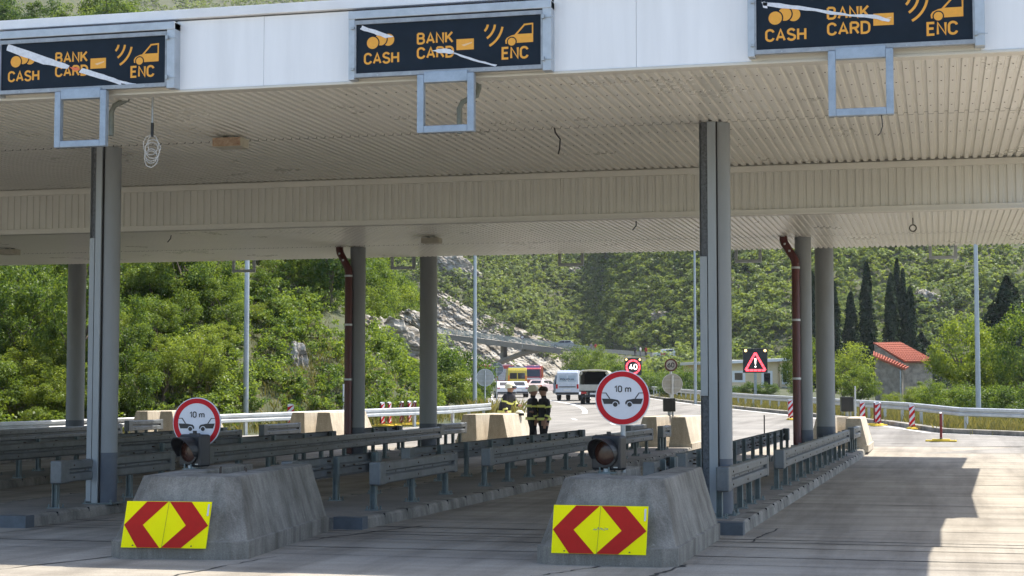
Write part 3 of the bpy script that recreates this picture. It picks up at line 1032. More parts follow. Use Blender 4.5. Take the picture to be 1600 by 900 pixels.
# ================================================================== GUARDRAILS ON THE ISLANDS
WPROF = [(.010, .165), (.06, .150), (.07, .135), (.07, .045), (.055, .03), (.012, .018), (.012, -.018), (.055, -.03), (.07, -.045), (.07, -.135), (.06, -.150), (.010, -.165)]
def wave_profile(th=.006):
    out = WPROF
    inn = [(n - th, z) for n, z in reversed(WPROF)]
    return out + inn
RAIL_MESH = {}
def rail(label, x0, y0, x1, y1, face=1, bright=False, sp=2.0, cap0=True, cap1=True):
    L = math.hypot(x1 - x0, y1 - y0)
    ang = math.atan2(-(x1 - x0), y1 - y0)
    zb = (zroad(w2ad(x0, y0)[1]) + zroad(w2ad(x1, y1)[1])) / 2 + ISL_H
    t = thing('guardrail', label, 'guardrail', (x0, y0, zb), ang, 'guardrails on the toll islands')
    m = MB()
    zc = .54
    pr_ = [((n + .03) * face, z + zc) for n, z in wave_profile()]
    m.prism(pr_, 'y', .14 if cap0 else 0, L - (.10 if cap1 else 0))
    # bolt heads and rail laps
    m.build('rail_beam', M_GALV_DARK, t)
    m = MB()
    k = 0
    yy = .45
    while yy < L - .2:
        for z in ((.09, -.09) if k % 3 == 0 else (.0,)):
            m.cyl((min(.10 * face, .045 * face) if z else .012 * face, yy, zc + z), .014, .065 if z else .035, 8, ax='x')
        yy += .5
        k += 1
    m.build('bolt', M_BOLT, t)['kind'] = 'stuff'
    for c, a, b_ in ((cap0, 0, .30), (cap1, L - .2, L)):
        if c:
            m = MB()
            m.box((min(-.07 * face, .106 * face), a, zc - .17), (max(-.07 * face, .106 * face), b_, zc + .17))
            m.build('end_box', M_GALV_DARK, t, bevel=.02)
    n = max(2, int(round(L / sp)) + 1)
    for i in range(n):
        y = .16 + (L - .42) * i / (n - 1)
        key = ('p', face)
        if key not in RAIL_MESH:
            q = MB()
            q.box((-.055, -.05, .012), (-.045, .05, .70)); q.box((.015, -.05, .012), (.025, .05, .70)); q.box((-.045, -.006, .012), (.015, .006, .70))
            q.box((-.12, -.10, 0), (.10, .10, .014))
            for sx in (-.09, .07):
                for sy in (-.07, .07):
                    q.cyl((sx, sy, .014), .013, .05, 6)
            RAIL_MESH[key] = q.mesh('post', M_POST)
        o = bpy.data.objects.new('post', RAIL_MESH[key])
        COL.objects.link(o)
        o.parent = t
        o.location = (-.035 * face, y, 0)
    return t
rail('short grey guardrail nose standing against the front right column', -2.92, 22.9, -2.82, 27.4, 1, sp=1.1)
rail('long sunlit-edged guardrail along the right island kerb behind the front right column', -2.80, 29.9, -2.50, 46.3, 1, sp=1.55)
rail('very short guardrail at the rear end of the right island by its rear block', -2.48, 48.2, -2.38, 50.4, 1, sp=.8)
rail('dark guardrail seen from behind through its row of posts at the right island', -4.22, 27.9, -4.2, 47.6, -1, sp=1.75)
rail('short guardrail peeping out left of the front right column', -4.15, 24.3, -4.15, 26.6, -1, sp=1.1)
rail('grey guardrail nose with a slotted face at the front of the middle island', -8.05, 23.2, -8.12, 27.5, 1, sp=1.9)
rail('long guardrail on the middle island running behind the right traffic light', -8.12, 29.6, -7.95, 46.6, 1, sp=1.75)
rail('dark guardrail seen from behind in front of the standing firefighters', -9.50, 29.2, -9.45, 44.6, -1, sp=2.0)
rail('short guardrail seen from behind at the front left of the middle island', -9.40, 23.2, -9.42, 27.4, -1, sp=1.9)
rail('small slotted guardrail in front of the sunlit blocks behind the right round sign', -8.85, 48.0, -8.75, 50.6, 1, sp=.9)
rail('dark guardrail end piece at the rear of the middle island', -7.9, 48.0, -7.85, 49.2, 1, sp=.8)
rail('dark guardrail nose in the shade left of the left concrete block', -12.78, 22.4, -13.05, 26.8, 1, sp=1.5)
rail('long dark guardrail running from the left round sign to the middle column', -13.35, 28.8, -14.2, 46.7, 1, sp=1.8)
rail('dark guardrail seen from behind on the left columns island', -15.35, 29.0, -15.5, 41.5, -1, sp=2.0)
rail('small slotted guardrail with sun behind it right of the middle column', -14.55, 47.8, -14.5, 50.4, 1, sp=.9)
rail('short dark guardrail behind the middle column foot', -15.55, 43.4, -15.6, 47.4, -1, sp=1.6)
rail('long dark guardrail at the left picture edge in front of the front left column', -17.75, 25.0, -18.6, 42.4, 1, sp=1.8)
rail('dark guardrail seen from behind left of the front left column', -18.95, 29.0, -19.9, 44.4, -1, sp=1.9)
rail('small slotted guardrail in front of the left sunlit concrete blocks', -19.4, 45.8, -19.5, 49.0, 1, sp=1.0)
rail('dark guardrail deep in the shade at the far left', -23.3, 33.0, -24.6, 47.0, 1, sp=2.0)
rail('small guardrail far left by the rear left column foot', -24.9, 48.0, -25.0, 50.6, 1, sp=1.0)

# ================================================================== CONCRETE IMPACT BLOCKS
M_BLOCK2 = concrete('clean_sunlit_block_concrete', (.58, .52, .42), (.44, .38, .30), (.62, .56, .46), 1.3, (4, 4, .5), bump=.3, smin=.8)  # cleaner concrete, colour lightened and warmed so the rear blocks look sunlit
def block_mesh(W=1.58, L=3.9, H=.93, fs=.42, ss=.22, seed=0):
    """U-shaped block, solid nose at -y, open towards +y; local origin mid nose at ground"""
    r = random.Random(seed)
    zp = .2
    bm = bmesh.new()
    w = W / 2
    def loop(z, inset_s, inset_f, inset_b):
        a = w - inset_s
        c = .16
        return [(-a + c, inset_f, z), (a - c, inset_f, z), (a, inset_f + c, z), (a, L - inset_b, z), (-a, L - inset_b, z), (-a, inset_f + c, z)]
    lv = [loop(0, 0, 0, 0), loop(zp, .0, .0, .0), loop(zp + .012, .03, .03, .02), loop(H, ss, fs, .12)]
    vv = [[bm.verts.new(p) for p in l] for l in lv]
    # inner slot
    sw0, sw1 = .17, .23
    ys0, ys1 = 1.55, 1.15
    inner = [[(sw0, L - ib, z), (sw0, ys0, z), (-sw0, ys0, z), (-sw0, L - ib, z)] if i < 3 else [(sw1, L - ib, z), (sw1, ys1, z), (-sw1, ys1, z), (-sw1, L - ib, z)] for i, (z, ib) in enumerate(((0, 0), (zp, 0), (zp + .012, .02), (H, .12)))]
    iv = [[bm.verts.new(p) for p in l] for l in inner]
    for k in range(3):
        A, B = vv[k], vv[k + 1]
        for i, j in ((0, 1), (1, 2), (2, 3), (4, 5), (5, 0)):
            bm.faces.new((A[i], A[j], B[j], B[i]))
        bm.faces.new((A[3], iv[k][0], iv[k + 1][0], B[3]))
        bm.faces.new((iv[k][3], A[4], B[4], iv[k + 1][3]))
        for i in range(3):
            bm.faces.new((iv[k][i], iv[k][i + 1], iv[k + 1][i + 1], iv[k + 1][i]))
    for k, rev in ((0, True), (3, False)):
        o, i_ = vv[k], iv[k]
        bm.faces.new((o[0], o[1], o[2], i_[1], i_[2], o[5]))
        bm.faces.new((o[2], o[3], i_[0], i_[1]))
        bm.faces.new((i_[2], i_[3], o[4], o[5]))
    bmesh.ops.recalc_face_normals(bm, faces=bm.faces)
    bmesh.ops.bevel(bm, geom=[e for e in bm.edges if e.calc_length() > .05 and e.verts[0].co.z + e.verts[1].co.z > .5], offset=.024, segments=2, affect='EDGES', profile=.6)
    bmesh.ops.triangulate(bm, faces=[f for f in bm.faces if len(f.verts) > 4])
    # chips and unevenness on the cast edges
    bmesh.ops.subdivide_edges(bm, edges=[e for e in bm.edges if e.calc_length() > .3], cuts=6, use_grid_fill=True)
    for v in bm.verts:
        n = noise.noise(Vector((v.co.x * 3 + seed * 5, v.co.y * 3, v.co.z * 3))) * .006 + noise.noise(Vector((v.co.x * 11 + seed, v.co.y * 11, v.co.z * 11))) * .004
        if v.co.z > .02:
            v.co += Vector((n, n * .7, n * .5))
    me = bpy.data.meshes.new('concrete_block')
    bm.to_mesh(me)
    bm.free()
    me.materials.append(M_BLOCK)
    for p in me.polygons:
        p.use_smooth = False
    return me

def block(label, x, y, rz, seed, **k):
    a, d = w2ad(x, y)
    o = bpy.data.objects.new('concrete_block', block_mesh(seed=seed, **k))
    COL.objects.link(o)
    o.location = (x, y, zroad(d))
    o.rotation_euler = (0, 0, rz)
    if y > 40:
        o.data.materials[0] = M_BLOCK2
    return tag(o, label, 'concrete block', 'concrete impact blocks at the island ends')
block('stained concrete block with straight sides carrying the larger chevron board, right foreground', -3.57, 17.95, 0, 1, L=3.7)
block('streaky weathered concrete block with a chipped foot, left foreground', -8.42, 17.45, R_(7.0), 2, W=1.62, L=4.0, H=.92)
def rear_block(label, x, seed, y=54.6, H=1.0):
    block(label, x, y, math.pi, seed, W=1.75, L=4.2, H=H)
rear_block('sunlit concrete block at the right island end next to the wide paved curve', -2.95, 3)
rear_block('pair of sunlit concrete walls of a block behind the right round sign', -8.15, 4, y=54.4)
rear_block('sunlit concrete block with a helmet lying on top', -14.0, 5, y=54.9)
rear_block('sunlit concrete block half hidden by the column with the red-brown pipe', -19.9, 6, y=55.2)
rear_block('leftmost sunlit concrete block behind the left round sign', -25.4, 7, y=55.0)

# ------------------------------------------------------------------ chevron boards on the front blocks
def chevron(label, x0, z0, x1, z1, y, lean_x, tilt, sticker=True):
    W, H = x1 - x0, z1 - z0
    t = thing('chevron_board', label, 'sign', (x0, y, z0), 0, 'red and yellow chevron boards')
    sh = lambda p: (p[0] * W + lean_x * p[1], p[1] * H)
    def fl(m, poly, d, mi=0):
        q = [sh(p) for p in poly]
        n = len(q)
        vs = [(p[0], -d + p[1] * tilt, p[1]) for p in q] + [(p[0], -d + .004 + p[1] * tilt, p[1]) for p in q]
        m.add(vs, [list(range(n)), list(range(n, 2 * n))[::-1]] + [(i, (i + 1) % n, n + (i + 1) % n, n + i) for i in range(n)], mi)
    m = MB()
    q = [sh(p) for p in ((0, 0), (1, 0), (1, 1), (0, 1))]
    m.add([(p[0], p[1] * tilt, p[1]) for p in q] + [(p[0], .02 + p[1] * tilt, p[1]) for p in q], [(0, 1, 2, 3), (7, 6, 5, 4), (0, 1, 5, 4), (1, 2, 6, 5), (2, 3, 7, 6), (3, 0, 4, 7)])
    m.build('board', M_YELLOW, t)
    for poly in ([(.005, .49), (.24, .995), (.49, .995), (.225, .49), (.455, .005), (.19, .005)], [(.995, .49), (.765, .995), (.51, .995), (.735, .49), (.475, .005), (.71, .005)]):
        m = MB(); fl(m, poly, .005); m.build('chevron_stripe', M_CHEVRED, t)
    m = MB(); fl(m, [(.482, .01), (.486, .01), (.505, .99), (.501, .99)], .0095); m.build('board_seam', mat('olive_seam', (.35, .34, .02), .6), t)
    m = MB()
    for u, v in ((.14, .05), (.83, .05)):
        fl(m, [(u - .008, v - .012), (u + .008, v - .012), (u + .008, v + .012), (u - .008, v + .012)], .012)
    m.build('rivet', M_BOLT, t)
    m = MB(); fl(m, [(.965, .70), (.985, .70), (.985, .95), (.965, .95)], .0095); m.build('sticker', M_SIGNWHITE, t)
    return t
chevron('large square-cut red and yellow chevron board on the right concrete block', -4.16, .135, -3.11, .655, 17.93, .02, .10)
tb = chevron('slanted red and yellow chevron board on the left concrete block', -9.04, .135, -8.04, .655, 17.34, .05, .10)
tb.rotation_euler = (0, 0, R_(6.0))
# faint scuffed marking in the middle of the right board
m = MB()
for i in range(16):
    x = -3.69 + i * .0105 + rnd.uniform(-.003, .003)
    z = .405 + rnd.uniform(-.012, .012)
    m.box((x, 17.93 + .027 - .0105, z - .006), (x + .008, 17.93 + .027 - .0085, z + .006))
ob = m.build('scuff_mark', mat('grey_scuff', (.35, .36, .30), .8), [o for o in bpy.data.objects if o.name == 'chevron_board'][0], world=True)

# ------------------------------------------------------------------ amber lights and 10 m signs on the blocks
def warning_light(label, x, y, z0, zc, rz):
    t = thing('warning_light', label, 'traffic light', (x, y, z0), rz, 'single-lens lights on the front blocks')
    t.scale = (.9, .9, .93)
    m = MB(); m.cyl((0, 0, 0), .055, zc - .2 - z0, 18); m.build('post', M_GALV, t)
    m = MB(); m.cyl((0, 0, 0), .13, .02, 20)
    for a in range(4):
        m.cyl((.1 * math.cos(a * 1.57 + .7), .1 * math.sin(a * 1.57 + .7), .02), .012, .06, 6)
    m.build('foot_plate', M_POST, t)
    h = zc - z0
    m = MB(); m.box((-.215, -.05, h - .22), (.215, .16, h + .22)); m.build('housing', M_BLACK, t, bevel=.03)
    m = MB(); m.ring((0, h), .155, .185, -.075, -.045, 40); m.build('lens_ring', M_BLACK, t)
    m = MB(); m.lathe([(.0, -.078), (.06, -.076), (.12, -.068), (.160, -.052)], 32, c=(0, 0, h), ax='y'); m.build('lens', M_LENS, t)
    m = MB()
    n = 20
    vs, fs = [], []
    for k in range(n + 1):
        a = R_(-25) + R_(230) * k / n
        dpt = .06 + .19 * max(0, math.sin(a * .78 + .34)) 
        for r, y_ in ((.176, -.055), (.184, -.055), (.188, -.055 - dpt), (.180, -.055 - dpt)):
            vs.append((r * math.cos(a), y_, h + r * math.sin(a)))
    for k in range(n):
        for j in range(4):
            fs.append((k * 4 + j, k * 4 + (j + 1) % 4, k * 4 + 4 + (j + 1) % 4, k * 4 + 4 + j))
    m.add(vs, fs, 0, False)
    m.build('visor', M_BLACK, t)
    m = MB(); m.cyl((0, .05, h + .22), .03, .05, 12); m.box((-.06, -.0, h + .22), (.06, .1, h + .235)); m.build('top_cap', M_BLACK, t)
    m = MB(); m.box((.12, -.053, h - .19), (.18, -.0505, h - .175)); m.build('maker_plate', M_SIGNBACK, t)
    return t
warning_light('amber-lens light on a short post in front of the higher 10 m sign', -3.86, 19.6, .93, 1.19, R_(-16))
warning_light('amber-lens light turned far to the left in front of the lower 10 m sign', -9.24, 19.6, .91, 1.17, R_(-22))

def round_sign(label, x, y, zb, zc, r=.325):
    t = thing('distance_sign', label, 'sign', (x, y, zb), R_(4), 'round 10 m distance signs')
    h = zc - zb
    m = MB(); m.cyl((0, .055, 0), .03, h + r * .6, 16); m.build('post', M_GALV, t)
    m = MB(); m.disc((0, h), r, 0, .02, 64); m.build('sign_plate', M_SIGNWHITE, t, bevel=.004)
    m = MB(); m.ring((0, h), r * .775, r * .965, -.003, .001, 64); m.build('red_ring', M_RED, t)
    k = r / 42.0      # photo pixels of the right sign -> metres
    m = MB(); text_mb(m, '10 m', -12.5 * k, h + 8.5 * k, 10.5 * k, -.003, bold=.16, width=26 * k); m.build('lettering', M_BLACK, t)
    # two cars facing each other
    def car(sg):
        m = MB()
        P = lambda l: [(sg * (a * k), h + b_ * k) for a, b_ in l]
        m.prism(P([(-31.5, -1), (-30.5, -1), (-17.5, -1.2), (-7, -3), (-4.4, -6), (-4.2, -9.6), (-6.2, -9.9), (-11, -9.2), (-28.5, -9.2)]), 'y', -.003, .001)
        m.prism(P([(-31.5, 8.2), (-25, 8.2), (-18.5, -1), (-20.5, -1), (-26, 7), (-31.5, 7)]), 'y', -.0032, .001)
        c = m.build('car_symbol', M_BLACK, t)
        m = MB()
        m.disc((sg * -11 * k, h - 10 * k), 4.6 * k, -.0045, -.001, 24, 1)
        m.disc((sg * -11 * k, h - 10 * k), 3.5 * k, -.006, -.001, 24, 0)
        m.build('wheel_symbol', [M_BLACK, M_SIGNWHITE], c)
    car(1)
    car(-1)
    return t
round_sign('red-rimmed round 10 m sign with two black cars, mounted higher, right of centre', -3.70, 19.75, .93, 1.825, .33)
round_sign('red-rimmed round 10 m sign with two black cars, mounted lower behind the left light', -9.25, 19.75, .91, 1.50, .325)
# anchor bolts left on top of the left block
for i, (dx, dy) in enumerate(((.25, .1), (.55, .15), (.42, -.3), (.72, -.2))):
    m = MB(); m.cyl((-9.0 + dx, 19.3 + dy, .88), .012, .085, 6)
    tag(m.build('anchor_bolt', M_BOLT), 'rusty anchor bolt sticking out of the top of the left block', 'bolt', 'anchor bolts on the left block')

# ================================================================== BEYOND THE CANOPY: ROADSIDE RAILS
def path_rail(label, pts, post_step=4.0, face=1, h=.75, m=M_GALV_OUT, two=False, dz=0):
    """pts: (a, d) line; beam waves face the road (face=+1: towards the right of the walking direction)"""
    P = [ad2w(a, d, tz(a, d) + dz) for a, d in pts]
    o = P[0].copy()
    t = thing('guardrail', label, 'guardrail', o, 0, 'guardrails along the roads beyond the canopy')
    nr = []
    for i in range(len(P)):
        q = P[min(i + 1, len(P) - 1)] - P[max(i - 1, 0)]
        q.z = 0
        q.normalize()
        nr.append(Vector((q.y, -q.x, 0)) * face)
    mb = MB()
    prof = wave_profile(.012)
    zc = h - .165
    for zz_ in ((zc,) if not two else (zc, zc - .36)):
        vs = [P[i] - o + nr[i] * (n * 1.2) + Vector((0, 0, z + zz_)) for i in range(len(P)) for n, z in prof]
        k = len(prof)
        mb.add(vs, [(i * k + j, i * k + (j + 1) % k, (i + 1) * k + (j + 1) % k, (i + 1) * k + j) for i in range(len(P) - 1) for j in range(k)])
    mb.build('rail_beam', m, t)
    L = 0
    nxt = post_step * .5
    me = None
    for i in range(len(P) - 1):
        s = (P[i + 1] - P[i]).length
        while nxt < L + s:
            f = (nxt - L) / s
            p = P[i].lerp(P[i + 1], f) - nr[i] * .05 - o
            if me is None:
                q = MB(); q.box((-.05, -.06, -.4), (.05, .06, h - .02)); me = q.mesh('post', M_GALV_OUT)
            po = bpy.data.objects.new('post', me)
            COL.objects.link(po)
            po.parent = t
            po.location = p
            po.rotation_euler = (0, 0, math.atan2(nr[i].y, nr[i].x))
            nxt += post_step
        L += s
    return t
left_pts = [(-40, 48.6)] + [(float(np.interp(d, LD, LA)), d) for d in (50, 52, 54, 56, 58, 60, 62, 64, 66, 68, 70, 72, 74, 76)] + [(-1.05, 78), (-1.2, 84)]
path_rail('bright double-wave guardrail along the foot of the left hillside', left_pts, 3.0, 1, .80)
right_pts = [(road_right(d) + .9 + max(0, (60 - d)) * .5, d + .6) for d in (57.6, 58, 58.6, 59.2, 60, 61, 62, 63, 66, 70, 76, 84, 92, 105, 122, 140, 165)]
path_rail('long curved guardrail sweeping along the outer edge of the right hand bend', right_pts, 2.6, -1, .95, M_GALV_OUT)

# ------------------------------------------------------------------ red and white beacons on yellow feet
def beacon_proto(kind):
    t = thing('marker_beacon', 'x', 'beacon', (0, 0, 0), 0, 'red and white marker beacons')
    H, W = 1.0, .25
    m = MB(); m.prism([(-W / 2, .12), (W / 2, .12), (W / 2, H - .04), (W / 2 - .06, H), (-W / 2 + .06, H), (-W / 2, H - .04)], 'y', -.035, .035)
    b_ = m.build('panel', M_SIGNWHITE, t)
    m = MB()
    for side in (-1, 1):
        z = .0
        for i in range(-1, 4):
            z0 = .12 + i * .30
            poly = [(-W / 2 + .002, z0), (W / 2 - .002, z0 + .25 * kind), (W / 2 - .002, z0 + .15 + .25 * kind), (-W / 2 + .002, z0 + .15)]
            poly = [(x, min(max(zz_, .125), H - .01 if abs(x) < .06 else H - .045)) for x, zz_ in poly]
            if max(p[1] for p in poly) - min(p[1] for p in poly) > .05:
                m.prism(poly, 'y', side * .036, side * .039)
    m.build('red_stripe', M_RED, b_)
    m = MB()
    for sg in (-1, 1):
        m.box((min(sg * W / 2, sg * (W / 2 + .006)), -.038, .13), (max(sg * W / 2, sg * (W / 2 + .006)), .038, H - .05))
    m.build('edge_trim', mat('dark_red_edge', (.17, .02, .022), .5), b_)
    m = MB(); m.cyl((0, 0, .05), .045, .10, 12); m.build('stem', M_RUBBER, t)
    m = MB()
    m.prism([(b_q, a_q) for a_q, b_q in ((-.48, -.14), (.48, -.14), (.52, -.08), (.52, .08), (.48, .14), (-.48, .14), (-.52, .08), (-.52, -.08))], 'z', 0, .05)
    m.prism([(-.12, -.3), (.12, -.3), (.12, .3), (-.12, .3)], 'z', .05, .085)
    m.build('foot', M_YBASE, t, bevel=.01)
    return t
BP = beacon_proto(1)
BEAC = [(455, 66.0, .3, 'red and white beacon standing alone behind the left concrete blocks'),
        (598, 68.5, 1.05, 'first beacon of the cluster by the left guardrail, largest and reddest'),
        (609, 68.8, 1.25, 'second beacon of the cluster by the left guardrail, turned almost edge on'),
        (628, 69.6, -1.1, 'middle beacon of the cluster by the left guardrail'),
        (640, 70.4, 1.2, 'fourth beacon from left in the cluster by the left guardrail'),
        (648, 70.0, -1.15, 'beacon nearest the grey middle column in the cluster'),
        (1234, 78.0, .0, 'red and white beacon half hidden by the sunlit red-brown pipe'),
        (1346, 71.0, .05, 'red and white beacon just right of the black signal box'),
        (1367, 69.5, .75, 'left beacon of the crossed pair by the right kerb'),
        (1371, 69.0, -.75, 'right beacon of the crossed pair by the right kerb'),
        (1423, 66.0, .0, 'broad red and white beacon facing the camera in front of the right guardrail'),
        (1468, 57.0, 1.30, 'thin edge-on beacon on a wide yellow foot, standing alone on the open lane')]
for i, (px, d, rz, lab) in enumerate(BEAC):
    a = (px - 800) / FPX * d
    p = ad2w(a, d, zroad(d) + .012)
    p.z = max(p.z, zroad(d) + .012)
    if i == 0:
        BP.location = p
        BP.rotation_euler = (0, 0, rz + YAW)
        BP['label'] = lab
    else:
        s = (1, 1, 1) if i not in (6, 7, 8, 9, 10) else (.85, 1, .98)
        dup(BP, p, rz + YAW, lab, scale=s)

# ------------------------------------------------------------------ tall lamp posts
def lamp_proto():
    t = thing('lamp_post', 'x', 'lamp post', (0, 0, 0), 0, 'tall galvanised lamp posts')
    m = MB(); m.tube([(0, 0, -.3), (0, 0, 6), (0, 0, 14.8)], [.115, .095, .06], 16); m.build('pole', mat('pale_galvanised_pole', (.40, .44, .47), .4, metal=.3, var=.1, scale=3), t)
    m = MB(); m.tube([(0, 0, 14.75), (0, -.35, 15.05), (0, -1.5, 15.2)], .04, 8); m.build('arm', M_GALV_OUT, t)
    m = MB(); m.prism([(-1.4, 15.12), (-2.1, 15.16), (-2.15, 15.26), (-1.4, 15.32)], 'x', -.14, .14); m.build('lantern', M_SIGNBACK, t, bevel=.03)
    m = MB(); m.box((-.18, -.18, -.05), (.18, .18, .03)); m.build('base_plate', M_POST, t)
    return t
LP = lamp_proto()
for i, (px, d, lab) in enumerate(((385, 66, 'tall thin lamp post left of the middle, rising out of the green hillside foot'), (742, 86, 'slim lamp post beside the left end of the arch bridge'),
                                  (1086, 120, 'distant lamp post just left of the front right column'), (1527, 72, 'tall lamp post at the right in front of the bright bush'))):
    a = (px - 800) / FPX * d
    p = ad2w(a, d, zroad(d))
    if i == 0:
        LP.location = p
        LP['label'] = lab
    else:
        dup(LP, p, [0, .4, 2.2, -1.2][i], lab)

# ------------------------------------------------------------------ sign backs, speed sign, signal boxes, matrix signs
def post_sign(name, label, px, py, d, r, zg=None, front=False, pole_r=.035, mt=M_SIGNBACK, cat='sign'):
    p = at(px, py, d)
    g = zroad(d) if zg is None else zg
    t = thing(name, label, cat, (p.x, p.y, g), YAW * 1.0)
    h = p.z - g
    m = MB(); m.cyl((0, -.05 if not front else .05, 0), pole_r, h + r * .8, 12); m.build('post', M_GALV_OUT, t)
    m = MB(); m.disc((0, h), r, 0, .025, 40); m.build('sign_plate', mt, t)
    if not front:
        m = MB(); m.box((-r * .75, -.03, h + r * .35), (r * .75, -.002, h + r * .43)); m.box((-r * .75, -.03, h - r * .43), (r * .75, -.002, h - r * .35)); m.build('bracket', M_GALV_OUT, t)
        m = MB(); m.ring((0, h), r * .95, r, -.012, 0, 40); m.build('rim', M_SIGNWHITE, t)
    return t, h
post_sign('round_sign', 'large pale grey back of a round sign beside the emergency vehicles', 758, 590, 84, .44)
post_sign('round_sign', 'small dark grey back of a round sign in front of the ambulance', 776, 577, 100, .42, mt=mat('dark_sign_back', (.20, .22, .24), .5, metal=.3))
t, h = post_sign('speed_sign', 'round 60 speed sign with dark rim above a larger sign back', 1048, 570.5, 56, .215, zg=1.0, front=True, pole_r=.04)
m = MB(); m.ring((0, h), .165, .215, -.004, .001, 40); m.build('rim_ring', mat('dark_red_rim', (.10, .03, .03), .5), t)
m = MB(); text_mb(m, '60', 0, h - .085, .17, -.004, bold=.17, align='C', width=.235); m.build('lettering', M_BLACK, t)
t, h = post_sign('round_sign', 'grey back of a round sign with strap below the 60 sign', 1050, 600, 55.7, .345, zg=1.0)
def signal_back(label, px, d, py0, py1, w):
    p = at(px, py1, d)
    t = thing('signal_box', label, 'traffic light', (p.x, p.y, 1.05), YAW, 'black signal boxes on the rear blocks')
    zb, zt = pz(py1, d) - 1.05, pz(py0, d) - 1.05
    m = MB(); m.cyl((0, 0, 0), .05, zb, 12); m.cyl((.12, .05, 0), .03, zb + .1, 10); m.build('post', M_GALV, t)
    m = MB(); m.box((-w / 2, -.12, zb), (w / 2, .12, zt)); m.build('housing', mat('black_green_housing', (.018, .026, .024), .4), t, bevel=.02)
    m = MB(); m.box((-w / 2 + .02, -.128, zb + .03), (w * .18, -.121, zt - .03)); m.box((w * .24, -.128, zb + .03), (w / 2 - .02, -.121, zt - .03)); m.build('rear_lid', M_BLACK, t)
signal_back('black signal box on a short post below the 60 sign', 1045, 53.5, 622, 643, .39)
signal_back('black signal box on the block at the right island end', 1322, 53.2, 620, 643, .40)
p = gp(1335, 57)
m = MB(); m.cyl((p.x, p.y, p.z), .03, 1.9, 10); tag(m.build('bare_post', M_GALV_OUT), 'thin bare grey post beside the right black signal box', 'post')
p = gp(537, 70)
m = MB(); m.cyl((p.x, p.y, p.z), .035, pz(600, 70) - p.z, 10); tag(m.build('bare_post', M_SIGNWHITE), 'thin whitish post just left of the red-brown pipe column', 'post')
p = gp(295, 66)
t = thing('post_sign', 'small faded sign on a thin post above the left 10 m sign', 'sign', (p.x, p.y, p.z), YAW)
m = MB(); m.cyl((0, 0, 0), .03, pz(610, 66) - p.z, 10); m.build('post', M_GALV_OUT, t)
m = MB(); m.disc((.12, pz(622, 66) - p.z - .3), .3, -.06, -.04, 32); m.build('sign_plate', mat('faded_red_plate', (.42, .16, .14), .6), t)
# thin black rod on the lane behind the right island
p = gp(1193, 56)
m = MB(); m.cyl((p.x, p.y, p.z), .022, .95, 8); m.cyl((p.x, p.y, p.z), .12, .03, 12); tag(m.build('marker_rod', M_BLACK), 'thin black upright rod on the pale lane right of the front right column', 'rod')

M_LED_RED = mat('lit_red_leds', (1.0, .05, .07), .5, emit=2.2)
M_LED_WHITE = mat('lit_white_leds', (1.0, .86, .80), .5, emit=1.6)
M_LED_AMB = mat('lit_amber_lamp', (1.0, .62, .22), .5, emit=1.8)
def matrix_sign(label, px, py, d, w, h_, kind, pole=True):
    p = at(px, py, d)
    g = zroad(d)
    t = thing('matrix_sign', label, 'electronic sign', (p.x, p.y, g), YAW, 'lit electronic signs')
    hc = p.z - g
    m = MB(); m.box((-w / 2, 0, hc - h_ / 2), (w / 2, .25, hc + h_ / 2)); m.build('housing', M_BLACK, t, bevel=.02)
    m = MB(); m.box((-.09, .06, 0), (.09, .2, hc - h_ / 2)); m.build('post', M_GALV, t)
    for sx in (-1, 1):
        m = MB(); m.disc((sx * w * .40, hc + h_ * .41), w * .055, -.02, 0, 20); m.build('flasher', M_LED_AMB, t)
    if kind == 'tri':
        m = MB()
        q = [(0, h_ * .32), (-w * .41, -h_ * .40), (w * .41, -h_ * .40)]
        for i in range(3):
            a, b_ = Vector(q[i]), Vector(q[(i + 1) % 3])
            for k in range(5):
                s0, s1 = a.lerp(b_, (k + .06) / 5), a.lerp(b_, (k + .94) / 5)
                dr = (b_ - a).normalized()
                nn = Vector((-dr.y, dr.x)) * w * .04
                m.prism([(s0.x - nn.x, hc + s0.y - nn.y), (s1.x - nn.x, hc + s1.y - nn.y), (s1.x + nn.x, hc + s1.y + nn.y), (s0.x + nn.x, hc + s0.y + nn.y)], 'y', -.012, 0)
        m.build('warning_triangle', M_LED_RED, t)
        m = MB(); m.prism([(-w * .035, hc + h_ * .09), (w * .035, hc + h_ * .09), (w * .018, hc - h_ * .16), (-w * .018, hc - h_ * .16)], 'y', -.012, 0); m.disc((0, hc - h_ * .25), w * .035, -.012, 0, 14); m.build('exclamation_mark', M_LED_WHITE, t)
    else:
        m = MB()
        for k in range(8):
            a0 = k * math.pi / 4 + .06
            if k in (5,):
                continue
            m.ring((0, hc - h_ * .02), w * .34, w * .43, -.012, 0, 6, 0, a0, a0 + math.pi / 4 - .12)
        m.build('speed_ring', M_LED_RED, t)
        m = MB(); text_mb(m, '40', 0, hc - h_ * .17, h_ * .32, -.012, bold=.15, align='C', width=w * .48); m.build('lettering', M_LED_WHITE, t)
    return t
matrix_sign('black electronic sign with lit red triangle and exclamation mark above the beige house', 1180, 563.5, 118, 1.72, 1.72, 'tri')
matrix_sign('small black electronic sign with lit red ring around 40', 989, 573, 140, 1.42, 1.46, '40')

